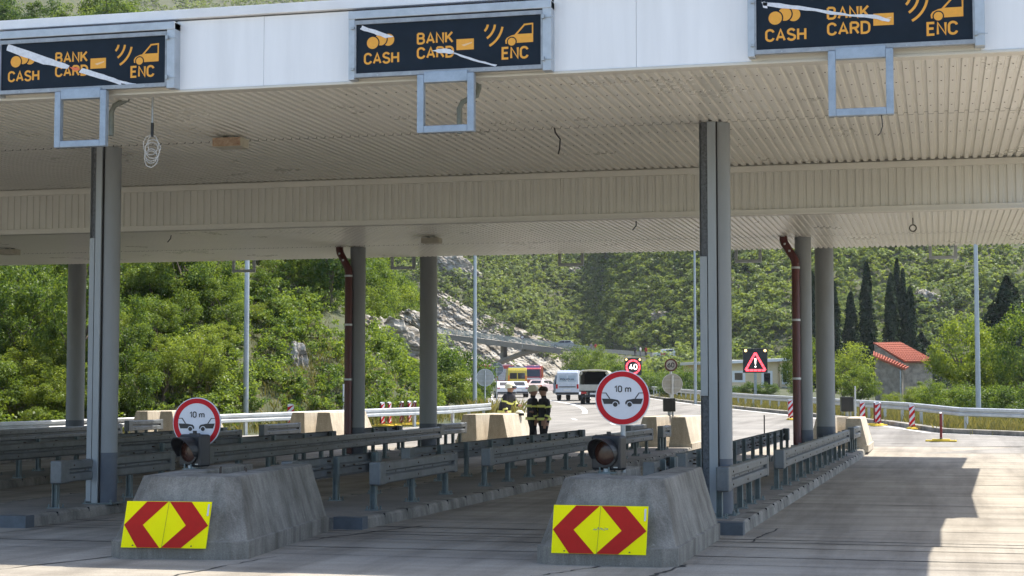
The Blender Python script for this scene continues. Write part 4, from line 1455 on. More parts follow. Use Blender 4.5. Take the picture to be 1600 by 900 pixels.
# ================================================================== ARCH BRIDGE, UPPER ROAD
M_BRIDGE = concrete('bridge_concrete', (.27, .255, .225), (.18, .17, .155), (.33, .31, .28), .25, None, bump=.1)
def bridge():
    D0, D1 = 316, 308
    A = at(686, 523, D0)
    Bp = at(893, 549, D1)
    t = thing('arch_bridge', 'slender grey concrete arch bridge carrying a road over the motorway', 'bridge', (A.x, A.y, 0), 0)
    u = (Bp - A)
    Lh = Vector((u.x, u.y, 0)).length
    ang = math.atan2(u.y, u.x)
    t.rotation_euler = (0, 0, ang)
    zA, zB = A.z, Bp.z
    zdk = lambda s: zA + (zB - zA) * s / Lh
    m = MB()
    n = 24
    vs, fs = [], []
    for k in range(n + 1):
        s = -6 + (Lh + 10) * k / n
        z = zdk(s)
        vs += [(s, 0, z - .75), (s, 0, z + .25), (s, 6.5, z + .25), (s, 6.5, z - .75)]
    for k in range(n):
        for j in range(4):
            fs.append((k * 4 + j, k * 4 + (j + 1) % 4, k * 4 + 4 + (j + 1) % 4, k * 4 + 4 + j))
    fs += [(0, 1, 2, 3), (n * 4 + 3, n * 4 + 2, n * 4 + 1, n * 4)]
    m.add(vs, fs)
    m.build('deck', M_BRIDGE, t)
    # arch
    def arch_s(px):
        q = at(px, 540, (D0 + D1) / 2) - A
        return Vector((q.x, q.y, 0)).length
    s0, s1 = arch_s(738), arch_s(905)
    zf0, zf1 = pz(582, 316), pz(560, 304)
    m = MB()
    vs, fs = [], []
    n = 28
    def za(f):
        px = 738 + (905 - 738) * f
        py = float(np.interp(px, [738, 747, 755, 763, 771, 780, 790, 800, 810, 820, 830, 840, 850, 860, 870, 880, 892, 905],
                             [584, 577.5, 573, 569, 565.3, 561.7, 558, 554.8, 552, 549.7, 547.8, 546.4, 545.6, 545.4, 546, 547.5, 550.6, 556]))
        return pz(py, D0 + (D1 - D0) * (px - 686) / 207.0)
    for k in range(n + 1):
        f = k / n
        s = s0 + (s1 - s0) * f
        z = za(f)
        vs += [(s, 1.2, z - .27), (s, 1.2, z + .27), (s, 5.2, z + .27), (s, 5.2, z - .27)]
    for k in range(n):
        for j in range(4):
            fs.append((k * 4 + j, k * 4 + (j + 1) % 4, k * 4 + 4 + (j + 1) % 4, k * 4 + 4 + j))
    m.add(vs, fs)
    m.build('arch', M_BRIDGE, t)
    for px in (778, 815, 850):
        s = arch_s(px)
        f = (s - s0) / (s1 - s0)
        if 0 < f < 1:
            m = MB(); m.box((s - .3, 2.0, za(f) + .2), (s + .3, 4.4, zdk(s) - .7)); m.build('spandrel_column', M_BRIDGE, t)
    m = MB()
    s = arch_s(742)
    m.box((s0 - 1.0, 1.0, 0), (s0 + .1, 5.4, zf0 - .3)); m.box((s1 - .1, 1.0, 2), (s1 + 1.0, 5.4, zf1 - .3)); m.build('abutment', M_BRIDGE, t)
    for y, nm in ((.1, 'railing'), (6.4, 'railing')):
        m = MB()
        s = -6.0
        while s < Lh + 4:
            m.box((s - .03, y - .03, zdk(s) + .2), (s + .03, y + .03, zdk(s) + 1.25))
            s += 1.1
        for hz in (.45, .65, .85, 1.05, 1.25):
            e0, e1 = -6, Lh + 4
            vs = [(e0, y - .03, zdk(e0) + hz - .035), (e0, y + .03, zdk(e0) + hz - .035), (e0, y + .03, zdk(e0) + hz + .035), (e0, y - .03, zdk(e0) + hz + .035),
                  (e1, y - .03, zdk(e1) + hz - .035), (e1, y + .03, zdk(e1) + hz - .035), (e1, y + .03, zdk(e1) + hz + .035), (e1, y - .03, zdk(e1) + hz + .035)]
            m.add(vs, [(0, 1, 2, 3), (7, 6, 5, 4), (0, 4, 5, 1), (1, 5, 6, 2), (2, 6, 7, 3), (3, 7, 4, 0)])
        m.build(nm, mat('pale_blue_railing', (.36, .42, .43), .5, metal=.2), t)
    # small round sign on the parapet
    q = at(816, 527, 309)
    t2 = thing('round_sign', 'tiny round speed sign on the arch bridge railing', 'sign', (q.x, q.y, q.z - .9), YAW)
    m = MB(); m.disc((0, .9), .36, -.35, -.32, 24); m.build('sign_plate', M_SIGNWHITE, t2)
    m = MB(); m.ring((0, .9), .26, .37, -.37, -.345, 24); m.build('rim_ring', mat('dark_red_rim', (.1, .03, .03)), t2)
    m = MB(); m.cyl((0, -.3, -1.0), .04, 1.8, 8); m.build('post', M_GALV_OUT, t2)
bridge()

UP = [(880, 300, 548), (920, 294, 551), (960, 288, 554), (1000, 281, 557), (1040, 274, 561), (1090, 266, 567), (1140, 259, 573), (1190, 252, 579), (1260, 243, 588), (1330, 236, 597)]
def upper_road():
    mb = MB()
    vs = []
    for px, d, py in UP:
        a = (px - 800) / FPX * d
        z = pz(py, d)
        p, q = ad2w(a, d, z), ad2w(a + .6, d + 6.5, z)
        g = ad2w(a - .4, d - 3.0, z - 2.6)
        vs += [g, p, q, q + Vector((0, 0, -3))]
    n = len(UP)
    for i in range(n - 1):
        mb.add([vs[i * 4], vs[i * 4 + 1], vs[i * 4 + 5], vs[i * 4 + 4]], [(0, 1, 2, 3)], 1)
        mb.add([vs[i * 4 + 1], vs[i * 4 + 2], vs[i * 4 + 6], vs[i * 4 + 5]], [(0, 1, 2, 3)], 0)
        mb.add([vs[i * 4 + 2], vs[i * 4 + 3], vs[i * 4 + 7], vs[i * 4 + 6]], [(0, 1, 2, 3)], 1)
    struct(mb.build('upper_road', [M_ASPH, mat('pale_embankment', (.42, .37, .28), .95, col2=(.16, .17, .07), scale=.5, bump=.4, bscale=4)]))
upper_road()
def up_pt(px, off=0.0, lift=0.0):
    d = float(np.interp(px, [u[0] for u in UP], [u[1] for u in UP]))
    py = float(np.interp(px, [u[0] for u in UP], [u[2] for u in UP]))
    a = (px - 800) / FPX * d
    return ad2w(a, d + off, pz(py, d) + lift)
def up_rail():
    t = thing('guardrail', 'distant grey guardrail along the upper road behind the white offroader', 'guardrail', up_pt(890), 0, 'guardrails along the roads beyond the canopy')
    o = up_pt(890)
    mb = MB()
    vs = []
    for px in range(890, 1331, 20):
        p = up_pt(px, 6.0) - o
        vs += [p + Vector((0, 0, .3)), p + Vector((0, 0, 1.0)), p + Vector((.05, .12, 1.0)), p + Vector((.05, .12, .3))]
    n = len(vs) // 4
    mb.add(vs, [(i * 4 + j, i * 4 + (j + 1) % 4, i * 4 + 4 + (j + 1) % 4, i * 4 + 4 + j) for i in range(n - 1) for j in range(4)])
    mb.build('rail_beam', M_GALV, t)
    mb = MB()
    for px in range(895, 1331, 22):
        p = up_pt(px, 6.15) - o
        mb.box((p.x - .06, p.y - .06, p.z - .1), (p.x + .06, p.y + .06, p.z + .9))
    mb.build('post', M_GALV, t)['kind'] = 'stuff'
up_rail()

# ------------------------------------------------------------------ rock cutting behind the bridge
def rock_mat():
    m = bpy.data.materials.new('limestone')
    m.use_nodes = True
    N, L = m.node_tree.nodes, m.node_tree.links
    b = N['Principled BSDF']
    b.inputs['Roughness'].default_value = .92
    b.inputs['Specular IOR Level'].default_value = .2
    tc = N.new('ShaderNodeTexCoord')
    mp = N.new('ShaderNodeMapping')
    mp.inputs['Rotation'].default_value = (0.2, R_(38), 0)
    mp.inputs['Scale'].default_value = (.28, .5, 1.5)
    L.new(tc.outputs['Object'], mp.inputs[0])
    n = N.new('ShaderNodeTexNoise')
    n.inputs['Scale'].default_value = .9
    n.inputs['Detail'].default_value = 9
    n.inputs['Roughness'].default_value = .72
    L.new(mp.outputs[0], n.inputs['Vector'])
    r = N.new('ShaderNodeValToRGB')
    e = r.color_ramp.elements
    e[0].position, e[0].color = .36, (.06, .05, .035, 1)
    e[1].position, e[1].color = .62, (.47, .45, .41, 1)
    x = e.new(.46)
    x.color = (.22, .195, .155, 1)
    L.new(n.outputs['Fac'], r.inputs[0])
    L.new(r.outputs[0], b.inputs['Base Color'])
    bp = N.new('ShaderNodeBump')
    bp.inputs['Strength'].default_value = .8
    bp.inputs['Distance'].default_value = .4
    L.new(n.outputs['Fac'], bp.inputs['Height'])
    L.new(bp.outputs[0], b.inputs['Normal'])
    return m
M_ROCK = rock_mat()
def rock_slope():
    """sloping rock face between the road and the wooded mountain, its upper edge falling to the right"""
    mb = MB()
    NX, NT = 200, 80
    vs = []
    for j in range(NT + 1):
        f = j / NT
        for i in range(NX + 1):
            px = 655 + (925 - 655) * i / NX
            top_py = float(np.interp(px, [655, 685, 740, 800, 860, 900, 925], [440, 452, 484, 508, 532, 556, 575]))
            d0 = 333.0
            z0 = 2.2
            # height of the top edge follows from where the mountain takes over
            zt = pz(top_py, d0 + 22)
            d = d0 + 22 * f ** .9
            z = z0 + (zt - z0) * f
            a = (px - 800) / FPX * d
            q = a * .55 + z * .8
            nz_ = (1 - abs(noise.noise(Vector((q * .55, (a - z) * .10, d * .1))))) * 2.2 + (1 - abs(noise.noise(Vector((q * 1.6, (a - z) * .3, 4))))) * 1.1
            nz_ += noise.noise(Vector((a * 3, z * 3, 9))) * .45 - 2.2
            vs.append(ad2w(a, d + nz_ * min(1, f * 6), z))
    mb.add(vs, [(j * (NX + 1) + i, j * (NX + 1) + i + 1, (j + 1) * (NX + 1) + i + 1, (j + 1) * (NX + 1) + i) for j in range(NT) for i in range(NX)])
    struct(mb.build('rock_slope', M_ROCK))
rock_slope()
def rock_outcrop(label, px, py, d, w, h_, dep, seed, tilt=.5):
    p = at(px, py, d)
    bm = bmesh.new()
    bmesh.ops.create_icosphere(bm, subdivisions=5, radius=1)
    for v in bm.verts:
        c = v.co.copy()
        k = Vector((c.x * 2.2 + c.z * tilt * 2 + seed, c.y * 2, c.z * 1.2))
        n = noise.noise(k) * .30 + abs(noise.noise(k * 2.7)) * .30 + noise.noise(c * 7 + Vector((seed, 0, 0))) * .09
        v.co = c * (1 + n)
        v.co = Vector((v.co.x * w / 2, v.co.y * dep / 2, v.co.z * h_ / 2 + v.co.x * -tilt * h_ * .25))
    me = bpy.data.meshes.new('rock_outcrop')
    bm.to_mesh(me)
    bm.free()
    me.materials.append(M_ROCK2)
    o = bpy.data.objects.new('rock_outcrop', me)
    COL.objects.link(o)
    o.location = p
    o.rotation_euler = (0, 0, YAW)
    return tag(o, label, 'rock', 'limestone outcrops on the left hillside')
M_ROCK2 = M_ROCK.copy()
M_ROCK2.name = 'limestone_near'
for n_ in M_ROCK2.node_tree.nodes:
    if n_.type == 'MAPPING':
        n_.inputs['Scale'].default_value = (1.0, 1.6, 3.6)
    if n_.type == 'BUMP':
        n_.inputs['Distance'].default_value = .12

# ================================================================== VEHICLES
M_GLASS = mat('dark_vehicle_glass', (.015, .018, .02), .08, spec=.8)
M_TAIL = mat('red_tail_lamp', (.45, .02, .02), .25)
M_PLATE = mat('white_plate', (.7, .7, .68), .5)
M_BUMPER = mat('dark_bumper', (.03, .03, .033), .6)
def paint(name, c):
    return mat(name, c, .28, coat=.5, var=.04, scale=2)
def wheel(t, x, y, r, w):
    s = 1 if x > 0 else -1
    m = MB(); m.lathe([(r * .6, -w / 2), (r * .93, -w / 2), (r, -w / 2 + .03), (r, w / 2 - .03), (r * .93, w / 2), (r * .6, w / 2)], 24, c=(x, y, r), ax='x'); wh = m.build('wheel', M_RUBBER, t)
    m = MB(); m.lathe([(0, s * (w / 2 - .02)), (r * .2, s * (w / 2 - .015)), (r * .6, s * (w / 2 - .05)), (r * .62, s * w / 2)], 20, c=(x, y, r), ax='x'); m.build('rim', M_GALV_OUT, wh)
def vehicle(name, label, cat, loc, rz, prof, W, wheels, r, col, zb=1.0, taper=.12, side=(), rear=(), front=(), rear_y=None, extras=None, lamps=True, sc=1.0, plate=True):
    """prof: (y, z) outline seen from the side, nose towards +y; glass panes given on side / rear / front"""
    t = thing(name, label, cat, loc, rz)
    zmax = max(p[1] for p in prof)
    tp = lambda z: 1 - taper * max(0.0, (z - zb) / (zmax - zb))
    m = MB()
    n = len(prof)
    rows = [(-1, 1), (1, 1)]
    vs = [(sg * W / 2 * tp(z), y, z) for sg in (-1, 1) for y, z in prof]
    m.add(vs, [list(range(n)), list(range(n, 2 * n))[::-1]] + [(i, (i + 1) % n, n + (i + 1) % n, n + i) for i in range(n)])
    body = m.build('body', col, t, bevel=.05, seg=3)
    for poly in side:
        for sg in (-1, 1):
            m = MB()
            q = [(sg * (W / 2 * tp(z) + .012), y, z) for y, z in poly]
            q2 = [(sg * (W / 2 * tp(z) - .03), y, z) for y, z in poly]
            k = len(q)
            m.add(q + q2, [list(range(k)), list(range(k, 2 * k))[::-1]] + [(i, (i + 1) % k, k + (i + 1) % k, k + i) for i in range(k)])
            m.build('side_window', M_GLASS, t)
    def cross(z0, z1, end):
        """y of the body's end at z0 and z1"""
        best = []
        for z in (z0, z1):
            ys = []
            for i in range(n):
                (ya, za), (yb, zb_) = prof[i], prof[(i + 1) % n]
                if min(za, zb_) - 1e-6 <= z <= max(za, zb_) + 1e-6 and abs(za - zb_) > 1e-6:
                    ys.append(ya + (yb - ya) * (z - za) / (zb_ - za))
            best.append(min(ys) if end < 0 else max(ys))
        return best
    def pane(nm, x0, x1, z0, z1, end, mt):
        ya, yb = cross(z0, z1, end)
        m = MB()
        e = .014 * end
        vs = [(x0 * tp(z0) / 1, ya + e, z0), (x1 * tp(z0), ya + e, z0), (x1 * tp(z1), yb + e, z1), (x0 * tp(z1), yb + e, z1)]
        vs += [(x, y - .04 * end, z) for x, y, z in vs]
        m.add(vs, [(0, 1, 2, 3), (7, 6, 5, 4), (0, 4, 5, 1), (1, 5, 6, 2), (2, 6, 7, 3), (3, 7, 4, 0)])
        m.build(nm, mt, t)
    for nm, x0, x1, z0, z1, mt in rear:
        pane(nm, x0, x1, z0, z1, -1, mt)
    for nm, x0, x1, z0, z1, mt in front:
        pane(nm, x0, x1, z0, z1, 1, mt)
    for y in wheels:
        for sg in (-1, 1):
            wheel(t, sg * (W / 2 - .10), y, r, .24)
    return t

def car(label, px, d, rz, colname, col, kind='hatch', lift=0, rear_col=None, loc=None, name='parked_car'):
    L = 4.3
    prof = [(-2.1, .35), (2.1, .35), (2.15, .6), (2.05, .82), (1.1, .98), (.35, 1.42), (-.1, 1.47), (-1.5, 1.44), (-1.95, 1.02), (-2.12, .9)]
    p = loc or ad2w((px - 800) / FPX * d, d, zroad(d) + .012)
    return vehicle(name, label, 'car', p, rz, prof, 1.78, (-1.3, 1.35), .32, paint(colname, col), zb=.95, taper=.2,
                   side=([(.95, 1.0), (.3, 1.37), (-.35, 1.40), (-.35, 1.0)], [(-.45, 1.0), (-.45, 1.40), (-1.4, 1.37), (-1.65, 1.05)]),
                   rear=(('rear_window', -.62, .62, 1.08, 1.38, M_GLASS), ('tail_lamp', -.86, -.6, .78, .92, M_TAIL), ('tail_lamp', .6, .86, .78, .92, M_TAIL), ('number_plate', -.26, .26, .6, .72, M_PLATE), ('bumper', -.85, .85, .37, .52, M_BUMPER)),
                   front=(('windscreen', -.66, .66, 1.02, 1.36, M_GLASS), ('headlight', -.82, -.5, .66, .8, M_PLATE), ('headlight', .5, .82, .66, .8, M_PLATE), ('grille', -.4, .4, .5, .62, M_BUMPER)))
Y0 = YAW

# police van seen from behind, driver's door standing open
vp = [(-2.7, .45), (2.55, .45), (2.7, .7), (2.62, 1.05), (1.95, 1.25), (1.25, 2.1), (.9, 2.35), (-2.45, 2.42), (-2.66, 2.2), (-2.72, .8)]
d = 136
van = vehicle('police_van', 'white police van seen from behind with its front door standing open', 'van', ad2w((897 - 800) / FPX * d, d, zroad(d) + .012), Y0 + R_(-14), vp, 1.95, (-1.75, 1.75), .36, paint('pale_blue_white_paint', (.56, .61, .68)), zb=1.2, taper=.14,
              side=([(1.75, 1.3), (1.15, 2.0), (.6, 2.05), (.6, 1.3)],),
              rear=(('rear_window', -.75, -.06, 1.5, 2.0, mat('frosted_van_window', (.42, .50, .58), .2)), ('rear_window', .06, .75, 1.5, 2.0, mat('frosted_van_window', (.42, .5, .58), .2)), ('tail_lamp', -.94, -.78, .95, 1.3, M_TAIL), ('tail_lamp', .78, .94, .95, 1.3, M_TAIL),
                    ('dark_stripe', -.7, .7, 1.05, 1.13, M_BUMPER), ('bumper', -.95, .95, .48, .66, M_BUMPER), ('number_plate', -.3, .3, .78, .9, M_PLATE)),
              front=(('windscreen', -.8, .8, 1.32, 2.0, M_GLASS),))
m = MB(); text_mb(m, 'POLICIJA', 0, 1.62, .15, -2.76, align='C', bold=.2, width=1.15); m.build('lettering', M_BLACK, van)
for sg in (-1, 1):
    m = MB(); m.box((min(sg * .985, sg * .995), -2.3, .98), (max(sg * .985, sg * .995), 2.2, 1.1)); m.build('side_stripe', mat('blue_side_stripe', (.04, .09, .26), .4), van)
m = MB(); m.cyl((-.6, .6, 2.36), .08, .14, 12); m.cyl((.6, .6, 2.36), .08, .14, 12); m.build('beacon_light', mat('blue_beacon_glass', (.10, .22, .6), .2), van)
m = MB()
Mt = Matrix.Translation((-.97, 1.35, 0)) @ Matrix.Rotation(R_(-62), 4, 'Z')
dm = MB(Mt)
dm.prism([(-1.05, .55), (-.02, .55), (0, 1.2), (-.45, 2.05), (-.9, 2.1), (-1.1, 1.3)], 'x', -.05, .03)
door = dm.build('open_door', mat('grey_door_paint', (.30, .33, .36), .4), van, bevel=.02)
dm = MB(Mt); dm.prism([(-.98, 1.32), (-.15, 1.32), (-.5, 1.96), (-.84, 1.98)], 'x', -.065, .045); dm.build('door_window', M_GLASS, door)
dm = MB(Mt); dm.prism([(-1.0, .62), (-.08, .62), (-.06, 1.2), (-1.04, 1.2)], 'x', -.062, -.048); dm.build('door_lining', M_BUMPER, door)

# canvas-topped truck seen from behind
def canvas_truck():
    d = 120
    t = thing('canvas_truck', 'khaki canvas topped truck seen from behind with its dark load bed open', 'truck', ad2w((928 - 800) / FPX * d, d, zroad(d) + .012), Y0 + R_(-7))
    W, H, L = 2.15, 2.52, 4.3
    mc = mat('khaki_canvas', (.38, .36, .28), .9, var=.14, scale=2.2, bump=.3, bscale=5)
    hw = W / 2
    # arched cover as a thick open tunnel
    out = [(-hw, 1.05), (-hw, 2.15), (-hw + .06, 2.33), (-hw + .22, 2.45), (-.3, H), (.3, H), (hw - .22, 2.45), (hw - .06, 2.33), (hw, 2.15), (hw, 1.05)]
    inn = [(x * .94, z - .06 if z > 1.1 else z) for x, z in out]
    m = MB()
    n = len(out)
    vs = []
    for y in (0, L):
        vs += [(x, y, z) for x, z in out] + [(x, y, z) for x, z in inn]
    fs = []
    for i in range(n - 1):
        fs += [(i, i + 1, 2 * n + i + 1, 2 * n + i), (n + i, n + i + 1, 3 * n + i + 1, 3 * n + i), (i, i + 1, n + i + 1, n + i), (2 * n + i, 2 * n + i + 1, 3 * n + i + 1, 3 * n + i)]
    m.add(vs, fs)
    m.build('canvas_cover', mc, t)
    m = MB(); m.box((-hw + .06, L - .06, 1.0), (hw - .06, L - .02, 2.4)); m.build('headboard', M_BUMPER, t)
    m = MB()
    for sg in (-1, 1):
        m.tube([(sg * (hw - .12), -.05, 2.36), (sg * (hw - .2), -.06, 2.22), (sg * (hw - .10), -.05, 2.12)], .075, 8)
    m.tube([(-hw + .15, -.03, 2.38), (-.4, -.04, 2.42), (.4, -.04, 2.42), (hw - .15, -.03, 2.38)], .06, 8)
    m.build('rolled_flap', mc, t)
    m = MB(); m.box((-hw - .01, -.05, .98), (hw + .01, .0, 1.42)); m.build('tailgate', mat('pale_khaki_steel', (.42, .41, .36), .6, var=.1), t, bevel=.01)
    m = MB(); m.box((-hw, .0, .9), (hw, L, 1.06)); m.build('bed_floor', M_BUMPER, t)
    m = MB(); m.box((-.45, .1, .55), (-.3, L + 1.6, .9)); m.box((.3, .1, .55), (.45, L + 1.6, .9)); m.box((-.95, .0, .50), (.95, .12, .66)); m.build('chassis', M_BUMPER, t)
    for sg in (-1, 1):
        m = MB(); m.box((min(sg * .55, sg * .95), -.04, .74), (max(sg * .55, sg * .95), .02, .9)); m.build('tail_lamp', M_TAIL, t)
    m = MB(); m.box((-.3, -.02, .70), (.3, .02, .82)); m.build('number_plate', M_PLATE, t)
    cab = [(L + .1, .6), (L + 1.95, .6), (L + 2.0, 1.15), (L + 1.85, 1.3), (L + 1.45, 2.05), (L + .1, 2.1)]
    m = MB(); m.prism(cab, 'x', -.95, .95); c = m.build('cab', mat('cab_white_paint', (.55, .55, .52), .4), t, bevel=.04)
    m = MB(); m.prism([(L + .55, 1.3), (L + 1.65, 1.32), (L + 1.35, 1.95), (L + .55, 1.95)], 'x', -.965, .965); m.build('cab_window', M_GLASS, c)
    for y in (.9, L + 1.2):
        for sg in (-1, 1):
            wheel(t, sg * .88, y, .40, .30)
    m = MB(); m.tube([(-.95, L + 1.5, 1.35), (-1.2, L + 1.5, 1.4)], .02, 8); m.box((-1.34, L + 1.45, 1.35), (-1.1, L + 1.5, 1.72)); m.build('mirror', M_BLACK, t)
canvas_truck()

# yellow ambulance from behind
ap = [(-2.9, .45), (2.7, .45), (2.85, .8), (2.7, 1.15), (2.0, 1.35), (1.3, 2.2), (.9, 2.6), (-2.75, 2.68), (-2.92, 2.4)]
d = 172
amb = vehicle('ambulance', 'yellow ambulance van with orange side seen from behind, queued on the road', 'ambulance', ad2w((806 - 800) / FPX * d, d, zroad(d) + .012), Y0 + R_(3), ap, 2.05, (-1.8, 1.85), .36, paint('ambulance_yellow_paint', (.62, .48, .05)), zb=1.4, taper=.08,
              side=([(1.85, 1.4), (1.2, 2.15), (.7, 2.2), (.7, 1.4)],), rear=(('rear_window', -.8, -.05, 1.55, 2.15, M_GLASS), ('rear_window', .05, .8, 1.55, 2.15, M_GLASS), ('orange_panel', -.98, -.8, .7, 1.9, mat('orange_panel', (.72, .2, .02), .4)), ('orange_panel', .8, .98, .7, 1.9, mat('orange_panel', (.72, .2, .02), .4)), ('bumper', -1, 1, .47, .65, M_BUMPER), ('number_plate', -.28, .28, .85, .98, M_PLATE)), front=(('windscreen', -.8, .8, 1.45, 2.2, M_GLASS),))
m = MB(); m.box((-.85, -2.3, 2.67), (.85, -2.05, 2.80)); m.build('light_bar', mat('blue_beacon_glass', (.1, .22, .6), .2), amb)

def fire_engine(label, px, d, rz, rear=True):
    fp = [(-3.6, .6), (3.4, .6), (3.5, .9), (3.45, 1.5), (3.2, 2.6), (2.9, 2.8), (1.6, 2.8), (1.55, 3.05), (-3.6, 3.05)]
    t = vehicle('fire_engine', label, 'fire engine', ad2w((px - 800) / FPX * d, d, zroad(d) + .012), rz, fp, 2.45, (-2.0, 2.3), .5, paint('fire_engine_red_paint', (.36, .025, .03)), zb=1.6, taper=.03,
                side=([(3.05, 1.6), (2.85, 2.5), (1.8, 2.5), (1.8, 1.6)],),
                rear=(('roller_shutter', -.9, .9, 1.1, 2.6, M_GALV), ('tail_lamp', -1.15, -.98, .9, 1.3, M_TAIL), ('tail_lamp', .98, 1.15, .9, 1.3, M_TAIL), ('bumper', -1.2, 1.2, .62, .8, M_PLATE)),
                front=(('windscreen', -1.1, 1.1, 1.6, 2.55, M_GLASS), ('headlight', -1.1, -.75, .95, 1.15, M_PLATE), ('headlight', .75, 1.1, .95, 1.15, M_PLATE), ('white_band', -1.2, 1.2, 1.2, 1.42, M_PLATE)))
    m = MB(); m.box((-1.0, 2.3, 2.80), (1.0, 2.6, 2.98)); m.build('light_bar', mat('blue_beacon_glass', (.1, .22, .6), .2), t)
    m = MB(); m.box((-1.0, -3.4, 3.05), (-.4, 1.3, 3.2)); m.box((-.2, -3.3, 3.05), (.8, .5, 3.18)); m.build('roof_gear', M_PLATE, t)
    for sg in (-1, 1):
        m = MB(); m.box((min(sg * 1.226, sg * 1.24), -3.4, 1.2), (max(sg * 1.226, sg * 1.24), 1.5, 1.45)); m.build('white_stripe', M_PLATE, t)
fire_engine('red fire engine facing the camera to the right of the yellow ambulance', 833, 225, Y0 + math.pi + R_(-4))
fire_engine('red fire engine with white roof gear at the left end of the queue', 757, 205, Y0 + R_(8))
fire_engine('red fire engine half hidden between the left fire engine and the ambulance', 786, 215, Y0 + R_(3))
car('white car behind the round sign backs, left of the silver car', 783, 150, Y0 + R_(14), 'white_car_paint', (.70, .71, .72))
car('silver white car in front of the yellow ambulance seen from behind', 808, 152, Y0 + R_(4), 'silver_car_paint', (.52, .55, .58))
car('white and red car right of the ambulance in the distance', 848, 175, Y0 + R_(-25), 'rose_white_paint', (.66, .52, .53))
# on the bridge and the upper road
p = at(881, 536, 300); p2 = at(881, 541, 303.5)
car('grey estate car crossing the right end of the arch bridge', 881, 303, Y0 + R_(90), 'grey_car_paint', (.22, .25, .27), loc=at(879, 544.2, 311.5), name='crossing_car')
jp = [(-1.85, .45), (1.85, .45), (1.9, .75), (1.75, 1.0), (.85, 1.08), (.4, 1.62), (-1.55, 1.66), (-1.8, 1.1)]
p = up_pt(1039, 2.0)
jeep = vehicle('offroader', 'small white offroad car with a red door on the upper road', 'car', (p.x, p.y, p.z + .02), Y0 + R_(98), jp, 1.66, (-1.1, 1.15), .34, paint('white_car_paint', (.7, .71, .72)), zb=1.0, taper=.14,
               side=([(-.2, 1.12), (-.2, 1.55), (-1.3, 1.56), (-1.45, 1.12)],), rear=(('rear_window', -.5, .5, 1.15, 1.5, M_GLASS), ('tail_lamp', -.78, -.66, .75, .95, M_TAIL), ('tail_lamp', .66, .78, .75, .95, M_TAIL)), front=(('windscreen', -.6, .6, 1.12, 1.55, M_GLASS),))
for sg in (-1, 1):
    m = MB(); m.box((min(sg * .828, sg * .845), -.1, .55), (max(sg * .828, sg * .845), .75, 1.06)); m.build('red_door', mat('faded_red_door', (.5, .12, .12), .5), jeep)

